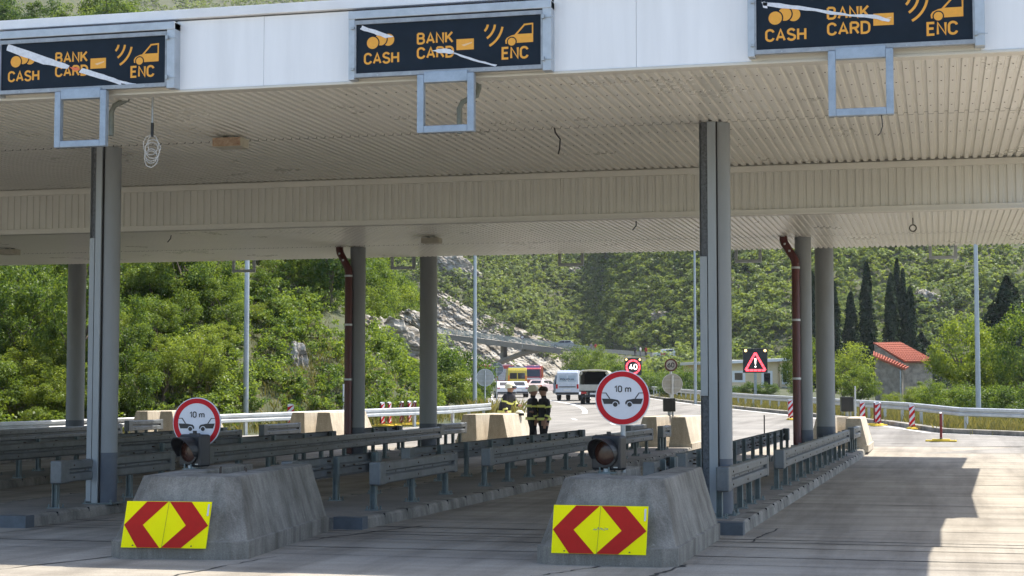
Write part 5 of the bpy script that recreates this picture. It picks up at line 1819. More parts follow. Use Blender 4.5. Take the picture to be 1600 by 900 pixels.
# ================================================================== PEOPLE
M_SKIN = mat('skin', (.42, .24, .17), .6)
M_TURN = mat('black_turnout_cloth', (.034, .034, .042), .9, var=.3, scale=14)
M_TROUS = mat('dark_trouser_cloth', (.022, .022, .028), .9, var=.3, scale=14)
M_HELM = mat('pale_yellow_helmet', (.85, .83, .62), .35)
M_REDCLOTH = mat('red_cloth', (.40, .03, .035), .85)
def person(label, loc, rz, joints, extra=None, helmet=True, trousers=M_TROUS, jacket=M_TURN, gaiters=None, hair=(.02, .015, .012), bands=True, scale=1.0, lod=False, bulk=1.0):
    """one continuous skinned body; joints: name -> (x, y, z) in metres, facing -y"""
    J = {k: Vector(v) for k, v in joints.items()}
    t = thing('person', label, 'person', loc, rz)
    t.scale = (scale * bulk, scale * bulk, scale)
    chain = [('pelvis', .155, None), ('belly', .15, 'pelvis'), ('chest', .175, 'belly'), ('neck0', .085, 'chest'), ('neck', .058, 'neck0'), ('jaw', .078, 'neck'), ('head', .098, 'jaw'), ('crown', .075, 'head')]
    for s in 'LR':
        chain += [('sh' + s, .085, 'chest'), ('el' + s, .06, 'sh' + s), ('wr' + s, .04, 'el' + s), ('ha' + s, .042, 'wr' + s),
                  ('hip' + s, .115, 'pelvis'), ('kn' + s, .078, 'hip' + s), ('an' + s, .055, 'kn' + s), ('to' + s, .045, 'an' + s)]
    names = [c[0] for c in chain]
    vs, es, rs = [], [], []
    for nme, r, par in chain:
        vs.append(J[nme])
        rs.append(r)
        if par:
            es.append((names.index(par), len(vs) - 1))
    # nose, fingers and thumbs
    fwd = (J['head'] - J['crown']).cross(Vector((1, 0, 0)))
    hd = J['face'] if 'face' in J else Vector((0, -1, 0))
    hd = hd.normalized()
    vs.append(J['jaw'] + hd * .085 + Vector((0, 0, .045))); rs.append(.02); es.append((names.index('jaw'), len(vs) - 1))
    for s in ([] if lod else 'LR'):
        h = J['ha' + s]
        dr = (h - J['wr' + s]).normalized()
        sd = dr.cross(Vector((0, 0, 1)) if abs(dr.z) < .9 else Vector((0, 1, 0))).normalized()
        for k, (off, ln) in enumerate(((-.030, .055), (-.010, .07), (.011, .066), (.031, .05))):
            p0 = h + dr * .035 + sd * off
            p1 = p0 + dr * ln * .6
            p2 = p1 + (dr * .7 + sd.cross(dr) * .5).normalized() * ln * .5
            b0 = len(vs)
            vs += [p0, p1, p2]
            rs += [.011, .0095, .008]
            es += [(names.index('ha' + s), b0), (b0, b0 + 1), (b0 + 1, b0 + 2)]
        b0 = len(vs)
        vs += [h + sd * .045 - dr * .01, h + sd * .07 + dr * .035]
        rs += [.012, .010]
        es += [(names.index('ha' + s), b0), (b0, b0 + 1)]
    me = bpy.data.meshes.new('body')
    me.from_pydata(vs, es, [])
    ob = bpy.data.objects.new('body', me)
    COL.objects.link(ob)
    ob.modifiers.new('skin', 'SKIN').use_smooth_shade = True
    for i, v in enumerate(me.skin_vertices[0].data):
        r = rs[i]
        nme = names[i] if i < len(names) else ''
        v.radius = (r * 1.22, r * .85) if nme in ('belly', 'pelvis') else (r * 1.15, r * .85) if nme == 'chest' else (r, r)
        v.use_root = (i == 0)
    ob.modifiers.new('sub', 'SUBSURF').levels = 1
    dg = bpy.context.evaluated_depsgraph_get()
    me2 = bpy.data.meshes.new_from_object(ob.evaluated_get(dg))
    bpy.data.objects.remove(ob)
    bpy.data.meshes.remove(me)
    me2.name = 'body'
    me2.materials.clear()
    for mm in (jacket, trousers, M_SKIN, M_RUBBER, gaiters or trousers):
        me2.materials.append(mm)
    for p in me2.polygons:
        c = p.center
        dmin = lambda *ns: min((c - J[n_]).length for n_ in ns)
        if dmin('jaw', 'head', 'crown', 'neck') < .135 and (c - J['chest']).length > .2:
            p.material_index = 2
        elif dmin('haL', 'haR') < .13 and dmin('haL', 'haR') < dmin('elL', 'elR', 'pelvis', 'hipL', 'hipR'):
            p.material_index = 2
        elif dmin('anL', 'anR', 'toL', 'toR') < .11:
            p.material_index = 3
        elif dmin('knL', 'knR', 'anL', 'anR') < .22 and c.z < max(J['knL'].z, J['knR'].z) + .02:
            p.material_index = 4
        elif dmin('hipL', 'hipR', 'knL', 'knR') < dmin('belly', 'chest', 'pelvis', 'elL', 'elR', 'wrL', 'wrR'):
            p.material_index = 1
        p.use_smooth = True
    body = bpy.data.objects.new('body', me2)
    COL.objects.link(body)
    body.parent = t
    up = (J['crown'] - J['jaw']).normalized()
    hc = J['head'] + up * .015
    # helmet or hair
    m = MB()
    rot = up.to_track_quat('Z', 'Y').to_matrix().to_4x4()
    m.M = Matrix.Translation(hc) @ rot
    if helmet:
        m.lathe([(.150, -.03), (.140, -.015), (.134, .03), (.122, .08), (.095, .12), (.05, .145), (.0, .15)], 20)
        m.lathe([(.150, -.03), (.118, -.035)], 20)
        m.build('helmet', M_HELM, t)
        m = MB(Matrix.Translation(hc) @ rot)
        fx = rot.inverted() @ hd
        m.prism([(fx.x * .15 - fx.y * .09, fx.y * .15 + fx.x * .09), (fx.x * .15 + fx.y * .09, fx.y * .15 - fx.x * .09), (fx.x * .12 + fx.y * .10, fx.y * .12 - fx.x * .10), (fx.x * .12 - fx.y * .10, fx.y * .12 + fx.x * .10)], 'z', -.05, .02)
        m.build('visor', M_BLACK, t)
    else:
        m.lathe([(.112, -.02), (.115, .03), (.10, .075), (.06, .105), (.0, .112)], 18, c=(0, 0, 0))
        m.build('hair', mat('dark_hair', hair, .8), t)
    # eyes
    sdx = hd.cross(Vector((0, 0, 1))).normalized()
    m = MB()
    for sg in (-1, 1):
        q = J['jaw'].lerp(J['head'], .75) + hd * .092 + sdx * .034 * sg
        m.lathe([(0, -.010), (.009, -.005), (.009, .005), (0, .010)], 8, c=q)
    m.build('eyes', M_BLACK, t)
    if bands:
        def band(nm, p, q, f, rx, ry, mt, h=.055):
            c = J[p].lerp(J[q], f)
            ax = (J[q] - J[p]).normalized()
            mm_ = MB(Matrix.Translation(c) @ ax.to_track_quat('Z', 'Y').to_matrix().to_4x4())
            n = 24
            vs = []
            for z in (-h / 2, h / 2):
                for k in range(n):
                    a = 2 * math.pi * k / n
                    vs.append((rx * math.cos(a), ry * math.sin(a), z))
            mm_.add(vs, [(k, (k + 1) % n, n + (k + 1) % n, n + k) for k in range(n)], 0, True)
            mm_.build(nm, mt, t)
        band('jacket_hem_band', 'pelvis', 'belly', -.25, .225, .17, M_PALEYEL, .07)
        band('chest_band', 'belly', 'chest', .68, .235, .175, M_PALEYEL, .07)
        for s in 'LR':
            band('cuff_band', 'el' + s, 'wr' + s, .55, .066, .066, M_PALEYEL, .05)
            band('sleeve_band', 'sh' + s, 'el' + s, .62, .084, .084, M_PALEYEL, .05)
            band('trouser_band', 'kn' + s, 'an' + s, .35, .094, .094, M_PALEYEL if gaiters is None else M_REDCLOTH, .05)
    return t

def stand(lean=0.0, armL='down', armR='down', turn=0.0, step=.0):
    j = dict(pelvis=(0, 0, .98), belly=(0, .0, 1.13), chest=(0, .0 - lean, 1.36), neck0=(0, -lean, 1.49), neck=(0, -.01 - lean, 1.55), jaw=(0, -.03 - lean, 1.62), head=(0, -.02 - lean, 1.70), crown=(0, -.01 - lean, 1.77),
             hipL=(.10, 0, .90), knL=(.12, -.02 - step, .50), anL=(.12, .03 - step, .09), toL=(.14, -.15 - step, .05),
             hipR=(-.10, 0, .90), knR=(-.12, -.02 + step, .50), anR=(-.12, .05 + step, .09), toR=(-.15, -.13 + step, .05))
    arms = dict(down=((.19, 0, 1.43), (.25, .03, 1.15), (.24, -.05, .92), (.23, -.08, .84)),
                bent=((.19, 0, 1.43), (.27, .03, 1.17), (.20, -.20, 1.12), (.13, -.26, 1.13)),
                fwd=((.19, -.02, 1.42), (.26, -.18, 1.22), (.20, -.40, 1.26), (.17, -.48, 1.28)))
    for s, k, sg in (('L', armL, 1), ('R', armR, -1)):
        for nm, q in zip(('sh', 'el', 'wr', 'ha'), arms[k]):
            j[nm + s] = (sg * q[0], q[1] - lean, q[2])
    return j
def ground_at(px, d, dz=0.012):
    a = (px - 800) / FPX * d
    return ad2w(a, d, zroad(d) + dz)
person('firefighter in black with pale helmet and two yellow bands, standing in three-quarter back view', ground_at(832, 50.0), Y0 + R_(105), stand(armL='bent', armR='down', step=.06), scale=1.1, bulk=1.12)
j = stand(armL='down', armR='bent', step=.03)
person('bare-headed firefighter with red gaiters facing the helmeted colleague', ground_at(850, 49.6), Y0 + R_(-70), j, helmet=False, gaiters=M_REDCLOTH, hair=(.05, .03, .02), scale=1.1, bulk=1.1)
j = stand(lean=.16, armL='bent', armR='down')
person('firefighter in black with pale helmet leaning forward behind the sunlit block', ground_at(788, 57.0), Y0 + R_(60), j, scale=1.08, bulk=1.2)
# helmet left lying on the block
p = at(800, 649, 53.0)
t = thing('helmet', 'pale yellow helmet with black visor lying on a sunlit block', 'helmet', (-13.35, 53.0, 1.02 + .1), .4)
m = MB(); m.lathe([(.165, 0), (.158, .04), (.145, .09), (.11, .14), (.06, .17), (0, .18)], 22); m.build('shell', M_HELM, t)
m = MB(); m.prism([(-.12, -.17), (.12, -.17), (.13, -.12), (-.13, -.12)], 'z', .0, .08); m.build('visor', M_BLACK, t)
m = MB(); m.tube([(-.15, .02, .01), (-.3, .05, .02), (-.42, .0, .02)], .02, 6); m.build('strap', M_PALEYEL, t)
# small figures on the upper road
def tiny(label, px, off, rz, jk, tr, hair=(.03, .02, .02)):
    p = up_pt(px, off)
    person(label, (p.x, p.y, p.z), rz, stand(armR='bent'), helmet=False, jacket=jk, trousers=tr, bands=False, hair=hair, lod=True)
MW = mat('white_cloth', (.62, .62, .60), .9)
MG = mat('grey_cloth', (.2, .2, .22), .9)
tiny('dark dressed person on the upper road, left of the white shirted one', 993, 1.0, Y0, M_TURN, M_TROUS)
tiny('person in a white shirt on the upper road', 1001, .8, Y0 + 1.0, MW, MG)
tiny('person in a red top on the upper road, left of the white offroader', 1010, 1.2, Y0 - .8, M_REDCLOTH, M_TROUS)
tiny('person in grey top far along the upper road by the bridge', 924, 1.0, Y0 + .4, MG, MG)
tiny('person in red far along the upper road by the bridge', 931, 1.2, Y0 - .2, M_REDCLOTH, MG)

# ================================================================== HOUSES
def beige_house():
    d = 165
    p = ad2w((1190 - 800) / FPX * d, d, zroad(d) + .3)
    t = thing('beige_house', 'low beige house with white flat roof edge behind the triangle sign', 'house', p, YAW + R_(20))
    mw = mat('beige_render', (.70, .56, .35), .9, var=.06, scale=2)
    W, Dp, H = 7.4, 8, 2.75
    m = MB(); m.box((-W / 2 - 1, 0, -.6), (W / 2, Dp, H)); m.build('wall', mw, t)
    m = MB(); m.box((-W / 2 - 1.05, -.05, -.6), (W / 2 + .02, -.004, .55)); m.build('plinth', mat('pale_plinth', (.5, .5, .48), .9), t)
    m = MB(); m.prism([(-W / 2 - 1.4, H - .0), (W / 2 + .6, H + .42), (W / 2 + .6, H + .70), (-W / 2 - 1.4, H + .28)], 'y', -.7, Dp); m.build('roof', mat('white_roof_edge', (.72, .72, .70), .6), t)
    m = MB(); m.prism([(-W / 2 - 1, H - .001), (W / 2, H - .001), (W / 2, H + .42), (-W / 2 - 1, H + .05)], 'y', .01, Dp - .01); m.build('gable', mw, t)
    for x, z0, z1, w in ((-2.6, 1.1, 2.0, .62), (.55, .3, 2.0, .5), (2.55, .9, 2.35, .30)):
        m = MB(); m.box((x - w - .12, -.03, z0 - .12), (x + w + .12, .01, z1 + .12)); f = m.build('window', mat('white_window_frame', (.75, .75, .73), .5), t)
        m = MB(); m.box((x - w * .7, -.045, z0 + .1), (x + w * .7, -.031, z1 - .1)); m.build('pane', M_GLASS, f)
    m = MB(); m.cyl((1.95, -.25, -.5), .12, H + .8, 12); m.build('porch_post', mw, t)
    m = MB(); m.box((1.0, -2.2, -.5), (3.0, -.06, .12)); m.build('step', mat('pale_plinth', (.5, .5, .48)), t)
beige_house()
def stone_house():
    d = 128
    a0 = (1368 - 800) / FPX * d
    p = ad2w(a0, d, 0)
    t = thing('stone_house', 'old stone house with two stepped orange tiled roofs among dark cypresses', 'house', p, YAW)
    def P(px, py, y):
        return Vector(((px - 800) / FPX * (d + y) - a0, y, pz(py, d + y)))
    ms = concrete('rubble_stone', (.42, .36, .29), (.20, .17, .14), (.52, .47, .39), 2.2, None, bump=.9)
    mt = mat('orange_roof_tile', (.46, .135, .075), .85, col2=(.31, .085, .05), scale=5)
    zb = .1
    def walls(top, nm):
        m = MB()
        n = len(top)
        vs = list(top) + [Vector((q.x, q.y, zb)) for q in top]
        m.add(vs, [list(range(n)), list(range(n, 2 * n))[::-1]] + [(i, (i + 1) % n, n + (i + 1) % n, n + i) for i in range(n)])
        m.build(nm, ms, t)
    walls([P(1411, 567, 2.0), P(1456, 567, 2.4), P(1405, 538, 5.2), P(1366, 539, 5.0)], 'wall')
    walls([P(1366, 558, 1.9), P(1409, 578, .1), P(1411, 575, 1.95), P(1366, 552, 2.9)], 'wall')
    def roof(pts, nm, n):
        A, B, C_, D_ = pts
        m = MB()
        nrm = (B - A).cross(D_ - A).normalized()
        if nrm.z < 0:
            nrm = -nrm
        for k in range(n):
            f0, f1 = k / n, min(1.02, (k + 1) / n + .02)
            a, b_ = A.lerp(D_, f0), B.lerp(C_, f0)
            c, e = B.lerp(C_, f1), A.lerp(D_, f1)
            lo, hi = nrm * .10, nrm * .04
            m.add([a + lo, b_ + lo, c + hi, e + hi, a - nrm * .05, b_ - nrm * .05, c - nrm * .05, e - nrm * .05], [(0, 1, 2, 3), (7, 6, 5, 4), (0, 4, 5, 1), (1, 5, 6, 2), (2, 6, 7, 3), (3, 7, 4, 0)])
        k = 0
        L = (B - A).length
        while k * .22 < L:
            f = k * .22 / L
            m.tube([A.lerp(B, f) + nrm * .10, D_.lerp(C_, f) + nrm * .08], .035, 6)
            k += 1
        m.build(nm, mt, t)
    roof([P(1414, 565.5, 1.6), P(1461, 565.5, 2.1), P(1407, 536, 5.4), P(1365, 537, 5.2)], 'roof', 9)
    roof([P(1364, 557.5, 1.7), P(1413, 578, -.1), P(1419, 574.5, 1.2), P(1365, 550.5, 2.95)], 'roof', 5)
    m = MB(); q = P(1406, 578, -.02); m.cyl((q.x, q.y, zb), .05, q.z - zb - .05, 8); m.build('gutter_pipe', M_GALV, t)
stone_house()

# ================================================================== TREES
def leaf_mesh(name, centers, normals, sizes, tints, m, aspect=.62, seed=1, jit=.75):
    """one quad per leaf cluster, loosely facing its normal"""
    g = np.random.default_rng(seed)
    n = len(centers)
    rv = g.normal(size=(n, 3))
    nn = normals + rv * jit
    nn /= np.linalg.norm(nn, axis=1, keepdims=True) + 1e-9
    u = np.cross(nn, g.normal(size=(n, 3)))
    u /= np.linalg.norm(u, axis=1, keepdims=True) + 1e-9
    w = np.cross(nn, u)
    s = sizes[:, None]
    bend = nn * s * .18
    V = np.empty((n, 4, 3))
    V[:, 0] = centers - u * s * .5
    V[:, 1] = centers + w * s * .5 * aspect + bend
    V[:, 2] = centers + u * s * .5
    V[:, 3] = centers - w * s * .5 * aspect + bend
    me = bpy.data.meshes.new(name)
    me.vertices.add(n * 4)
    me.loops.add(n * 4)
    me.polygons.add(n)
    me.vertices.foreach_set('co', V.astype(np.float32).ravel())
    me.loops.foreach_set('vertex_index', np.arange(n * 4, dtype=np.int32))
    me.polygons.foreach_set('loop_start', np.arange(0, n * 4, 4, dtype=np.int32))
    at_ = me.attributes.new('tint', 'FLOAT_COLOR', 'FACE')
    c = np.ones((n, 4), dtype=np.float32)
    c[:, 0] = tints
    at_.data.foreach_set('color', c.ravel())
    me.materials.append(m)
    me.update()
    me.validate()
    return me

def crown_points(g, n, rx, rz, zc, lobes, shape='round'):
    """leaf positions gathered on many uneven clumps inside an irregular crown"""
    C, N = [], []
    L = []
    for i in range(lobes):
        v = g.normal(size=3)
        v /= np.linalg.norm(v)
        r = g.uniform(.35, 1.0) ** .6
        p = np.array([v[0] * rx * r, v[1] * rx * r, v[2] * rz * r])
        if shape == 'bush' and p[2] < -.3 * rz:
            p[2] *= .5
        L.append((p, g.uniform(.16, .36) * rx))
    per = n // lobes
    for p, r in L:
        v = g.normal(size=(per, 3))
        v /= np.linalg.norm(v, axis=1, keepdims=True)
        rad = r * (g.uniform(.0, 1.0, size=(per, 1)) ** .45)
        q = p + v * rad * np.array([1.15, 1.15, .8])
        C.append(q)
        out = q / np.array([rx, rx, rz])
        N.append(v * .55 + out * .45 + np.array([0, 0, .75]))
    C = np.concatenate(C)
    N = np.concatenate(N)
    C[:, 2] += zc
    return C, N / np.linalg.norm(N, axis=1, keepdims=True)

def trunk_mb(h, r, zc, rx, rz, g, limbs=6):
    m = MB()
    k = 5
    pts = [(g.uniform(-.06, .06) * i, g.uniform(-.06, .06) * i, -.3 + (h + .3) * i / k) for i in range(k + 1)]
    m.tube(pts, [r * (1 - .7 * i / k) for i in range(k + 1)], 7)
    for i in range(limbs):
        f = g.uniform(.35, .9)
        b_ = Vector(pts[int(f * k)])
        a = g.uniform(0, 6.28)
        e = Vector((math.cos(a) * rx * .7, math.sin(a) * rx * .7, zc + g.uniform(-.2, .6) * rz))
        mid = b_.lerp(e, .5) + Vector((0, 0, .15 * rz))
        m.tube([b_, mid, e], [r * .4, r * .26, r * .08], 5)
    return m

TREE_KINDS = {}
def tree_kind(key, n, rx, rz, zc, lobes, leaf, m, shape='round', seed=1, trunk=True):
    g = np.random.default_rng(seed)
    C, N = crown_points(g, n, rx, rz, zc, lobes, shape)
    keep = C[:, 2] > .05
    C, N = C[keep], N[keep]
    # leaves of one clump share a tone, plus leaf by leaf scatter
    tint = np.clip(.36 + .22 * np.sin(C[:, 0] * 3.1 + seed) * np.sin(C[:, 1] * 2.7) + g.normal(size=len(C)) * .18, 0, 1)
    s = leaf * g.uniform(.6, 1.35, size=len(C))
    cm = leaf_mesh('crown', C, N, s, tint, m, seed=seed)
    tm = trunk_mb(zc * 1.05, .05 + rx * .045, zc, rx, rz, g).mesh('trunk', M_BARK) if trunk else None
    TREE_KINDS[key] = (cm, tm)

def plant(key, label, cat, name, px, d, scale=1.0, group=None, rz=None, sz=None, sink=0.0):
    cm, tm = TREE_KINDS[key]
    p = gp(px, d)
    p.z -= sink
    t = thing(name, label, cat, p, rnd.uniform(0, 6.28) if rz is None else rz, group)
    t.scale = (scale, scale, sz or scale)
    o = bpy.data.objects.new('crown', cm)
    COL.objects.link(o)
    o.parent = t
    if tm:
        o = bpy.data.objects.new('trunk', tm)
        COL.objects.link(o)
        o.parent = t
    return t

for i in range(5):
    tree_kind('hill%d' % i, 9500, 1.5, 1.75, 2.2, 52, .105, M_LEAF, seed=20 + i)
for i in range(3):
    tree_kind('lime%d' % i, 8500, 1.5, 1.5, 1.8, 48, .10, M_LEAF_LIME, 'bush', seed=40 + i)
for i in range(3):
    tree_kind('bush%d' % i, 8500, 1.7, 1.15, 1.0, 44, .115, M_LEAF, 'bush', seed=60 + i, trunk=False)
def cypress_kind(key, n, r, h, leaf, seed, broad=0.0):
    g = np.random.default_rng(seed)
    f = g.uniform(0, 1, n) ** .85
    prof = (np.minimum(1, f * 6) ** .5) * (1 - f) ** (.55 if not broad else .9) * (1.0 + .0 * f)
    prof = prof / prof.max()
    a = g.uniform(0, 2 * math.pi, n)
    lump = 1 + .22 * np.sin(a * 3 + f * 17 + seed) + .12 * np.sin(a * 5 - f * 31)
    rr = r * prof * lump * g.uniform(.2, 1.15, n) ** .5
    C = np.stack([rr * np.cos(a), rr * np.sin(a), f * h + .2], 1)
    N = np.stack([np.cos(a), np.sin(a), np.full(n, .5)], 1)
    tint = np.clip(.4 + .25 * np.sin(a * 3 + f * 17) + g.normal(size=n) * .2, 0, 1)
    cm = leaf_mesh('crown', C, N, leaf * g.uniform(.6, 1.4, n), tint, M_LEAF_CYP, seed=seed)
    m = MB(); m.tube([(0, 0, -.4), (0, 0, h * .6)], [.2, .06], 8)
    TREE_KINDS[key] = (cm, m.mesh('trunk', M_BARK))
cypress_kind('cyp0', 5200, 1.0, 14, .34, 1)
cypress_kind('cyp1', 5200, 1.25, 12, .36, 2)
cypress_kind('conifer', 9000, 3.1, 13, .42, 3, broad=1)

ROCKS = (('ribbed grey limestone outcrop between the two middle columns', 604, 548, 90, 4.2, 3.4, 3.0, 1), ('pale limestone ledge above the ribbed outcrop', 644, 505, 112, 2.3, 1.6, 2.0, 2),
         ('low pale limestone boulder left of the column with the dark pipe', 527, 578, 80, 1.9, 1.7, 1.4, 3), ('broken limestone edge beside the grassy terrace', 466, 592, 73, 1.2, 2.8, 1.2, 4),
         ('pale limestone crag high by the far left lamp post', 412, 440, 100, 3.0, 2.8, 2.0, 5), ('limestone lump at the left end of the grassy terrace', 397, 596, 72.5, .9, 1.5, 1.0, 6),
         ('grey limestone foot below the ribbed outcrop', 583, 604, 82, 2.2, 1.6, 1.5, 7))
for args in ROCKS:
    rock_outcrop(*args)
def hill_depth(px, py, d0=230.0):
    d = d0
    while d < 900:
        if tz((px - 800) / FPX * d, d) > pz(py, d):
            return d
        d += 1.5
    return d
for lab, px, py, w_, h2, sd in (('pale rock patch high on the wooded mountain left of the slim lamp post', 704, 422, 9, 7, 21), ('smaller pale rock patch on the mountain above the slim lamp post', 733, 431, 5, 4, 22),
                           ('pale rock patch on the mountain right of the cypress clump', 1452, 474, 4.5, 3.5, 23), ('pale rock spot in the woods above the speed signs', 1036, 498, 4, 2.6, 24),
                           ('pale rock spot in the woods above the grey estate car', 905, 428, 5, 3, 25), ('pale rock spot in the woods above the beige house', 1147, 448, 4, 3, 26)):
    dd = hill_depth(px, py)
    o = rock_outcrop(lab, px, py, dd - 2.0, w_, h2, 5, sd)
    o['group'] = 'limestone patches on the far mountain'
# --- the left hillside: every near tree a thing
HILL = 'broadleaf trees on the left hillside'
spots = []
g = np.random.default_rng(11)
tries = 0
while len(spots) < 285 and tries < 14000:
    tries += 1
    px = g.uniform(-60, 735)
    t_ = g.uniform(3.0, 62) if px < 560 else g.uniform(3.0, 75)
    a_guess = None
    # depth measured from the road edge under this column
    lo = 46.0
    for dd in np.arange(46, 90, 1.0):
        if (px - 800) / FPX * dd > left_edge_a(dd) - 1.0:
            lo = dd
    d = lo + t_
    a = (px - 800) / FPX * d
    s = left_edge_a(d) - a
    if s < 2.2 and d > 76:
        continue
    p = ad2w(a, d)
    if px > 672 or (px > 640 and t_ > 26): continue
    # rock openings and grassy benches stay open
    if any(abs(px - q[1]) < q[4] / q[3] * FPX * .5 + 26 and q[3] - 12 < d < q[3] + 1.5 for q in ROCKS): continue
    if 412 < px < 470 and 6 < t_ < 16 and g.uniform() < .85: continue
    
    if all((p - q).length > 1.15 + .008 * d for q, *_ in spots):
        spots.append((p, px, d))
print('hill trees', len(spots))
for i, (p, px, d) in enumerate(spots):
    u = rnd.random()
    sc = rnd.uniform(.58, 1.12) * (1 + .004 * (d - 60))
    near_rock = any(abs(px - q[1]) < q[4] / q[3] * FPX * .5 + 20 and d < q[3] for q in ROCKS)
    if near_rock:
        sc *= .42
    if d < 76 and (u < .45 or near_rock):
        sc *= .7
        plant('lime%d' % (i % 3), 'yellow-green shrubby tree on the left hillside', 'tree', 'hillside_tree', px, d, sc, 'yellow-green trees on the left hillside', sink=.2)
    elif u < .16:
        plant('lime%d' % (i % 3), 'yellow-green shrubby tree on the left hillside', 'tree', 'hillside_tree', px, d, sc, 'yellow-green trees on the left hillside', sink=.2)
    elif u < .30:
        plant('bush%d' % (i % 3), 'low rounded green bush on the left hillside', 'bush', 'hillside_bush', px, d, sc, 'bushes on the left hillside', sink=.2)
    else:
        plant('hill%d' % (i % 5), 'green broadleaf tree on the left hillside', 'tree', 'hillside_tree', px, d, sc, HILL, sink=.3, sz=sc * rnd.uniform(.9, 1.3))
# --- marked trees by the bridge, road bank and houses
for k, px, d, sc, sz, lab, nm in (
        ('bush0', 716, 98, 1.35, 1.65, 'big dark round bush below the left end of the arch bridge', 'bush'),
        ('lime1', 702, 90, .95, .8, 'bright lime bush low by the guardrail left of the slim lamp post', 'bush'),
        ('bush1', 668, 92, 1.2, 1.3, 'green bush just right of the grey middle column', 'bush'),
        ('lime0', 727, 92, .7, .6, 'small lime bush beside the slim lamp post', 'bush'),
        ('bush2', 912, 215, 2.0, 2.6, 'large green bush at the right end of the arch bridge', 'bush'),
        ('hill2', 940, 190, 1.5, 1.4, 'green tree above the canvas truck', 'tree'),
        ('bush1', 966, 175, 1.6, 1.7, 'bushy tree behind the 40 sign', 'bush'),
        ('bush0', 984, 205, 1.8, 1.6, 'dense bush above the 40 sign', 'bush'),
        ('bush2', 1015, 160, 1.4, 1.1, 'roadside bush between the 40 and 60 signs', 'bush'),
        ('hill0', 1030, 190, .8, .6, 'round tree below the white offroader', 'tree'),
        ('bush1', 1068, 165, 1.6, 1.25, 'bright bush right of the 60 sign', 'bush'),
        ('bush0', 1066, 145, 1.2, 1.1, 'low roadside bush near the distant lamp post', 'bush'),
        ('lime2', 1086, 200, 1.3, .8, 'lime green bush left of the front right column', 'bush'),
        ('bush2', 1150, 150, .6, .5, 'dark low shrub in front of the beige house at left', 'bush'),
        ('bush0', 1172, 150, .6, .6, 'low shrub below the triangle sign', 'bush'),
        ('bush1', 1197, 150, .6, .55, 'rounded shrub in front of the beige house', 'bush'),
        ('lime0', 1250, 140, .7, .6, 'bright small tree at the right corner of the beige house', 'tree'),
        ('lime1', 1259, 118, 1.1, 1.5, 'bright tree seen between the two right rear columns', 'tree'),
        ('lime2', 1318, 112, 1.3, 1.35, 'sunny rounded tree right of the rear right column', 'tree'),
        ('lime0', 1342, 104, .85, .85, 'sunny rounded bush in front of the tall cypresses', 'bush'),
        ('lime1', 1392, 92, .5, .4, 'low bush in front of the stone house', 'bush'),
        ('lime2', 1430, 98, .6, .5, 'pale flowering bush at the right corner of the stone house', 'bush'),
        ('lime0', 1452, 100, .75, .6, 'leafy bush below the right end of the tiled roof', 'bush'),
        ('lime1', 1506, 92, 1.3, 1.7, 'tall leafy bright green tree left of the right lamp post', 'tree'),
        ('lime2', 1528, 95, 1.1, 1.5, 'leafy bright green tree behind the right lamp post', 'tree'),
        ('lime0', 1560, 92, 1.2, 1.2, 'leafy tree right of the right lamp post', 'tree'),
        ('lime1', 1602, 88, 1.4, 1.8, 'leafy tree at the right edge of the picture', 'tree'),
        ('bush0', 1470, 84, .75, .8, 'low dark hedge bush behind the bend guardrail', 'bush'),
        ('bush1', 1515, 82, .85, .8, 'dark leafy bush at the foot of the right lamp post', 'bush'),
        ('bush2', 1555, 80, .85, .8, 'dark leafy bush right of the lamp post foot', 'bush'),
        ('bush0', 1595, 78, .85, .8, 'dark leafy bush by the bend at the right edge', 'bush')):
    plant(k, lab, nm, 'roadside_' + nm, px, d, sc, sz=sz, sink=.15)
for k, px, d, top, sc, lab in (('cyp0', 1355, 172, 410, 1.0, 'tallest narrow cypress left of the stone house'), ('cyp1', 1330, 168, 457, .8, 'shorter cypress left of the tallest one'),
                             ('cyp0', 1403, 178, 404, .75, 'slender dark cypress, highest of the clump behind the stone house'), ('cyp1', 1393, 174, 428, .8, 'broad cypress at the left of the clump behind the stone house'),
                             ('cyp0', 1412, 176, 420, .7, 'cypress in the middle of the clump behind the stone house'), ('cyp1', 1423, 173, 448, .75, 'cypress at the right of the clump behind the stone house'),
                             ('cyp1', 1269, 165, 425, .8, 'dark cypress in the gap between the two right rear columns'), ('cyp0', 1304, 165, 440, .8, 'dark cypress half hidden by the rear right column'),
                             ('cyp1', 1361, 166, 500, .8, 'low dark cypress just left of the stone house wall'),
                             ('conifer', 1575, 150, 432, 1.15, 'broad dark conifer at the right edge of the picture'), ('conifer', 1440, 185, 520, .9, 'dark spreading conifer behind the tiled roof')):
    h0 = {'cyp0': 14.2, 'cyp1': 12.2, 'conifer': 13.2}[k]
    zg = gp(px, d).z
    plant(k, lab, 'cypress' if k != 'conifer' else 'conifer', 'cypress_tree' if k != 'conifer' else 'conifer_tree', px, d, sc, 'dark cypresses around the stone house' if k != 'conifer' else None, sz=(pz(top, d) - zg) / h0)

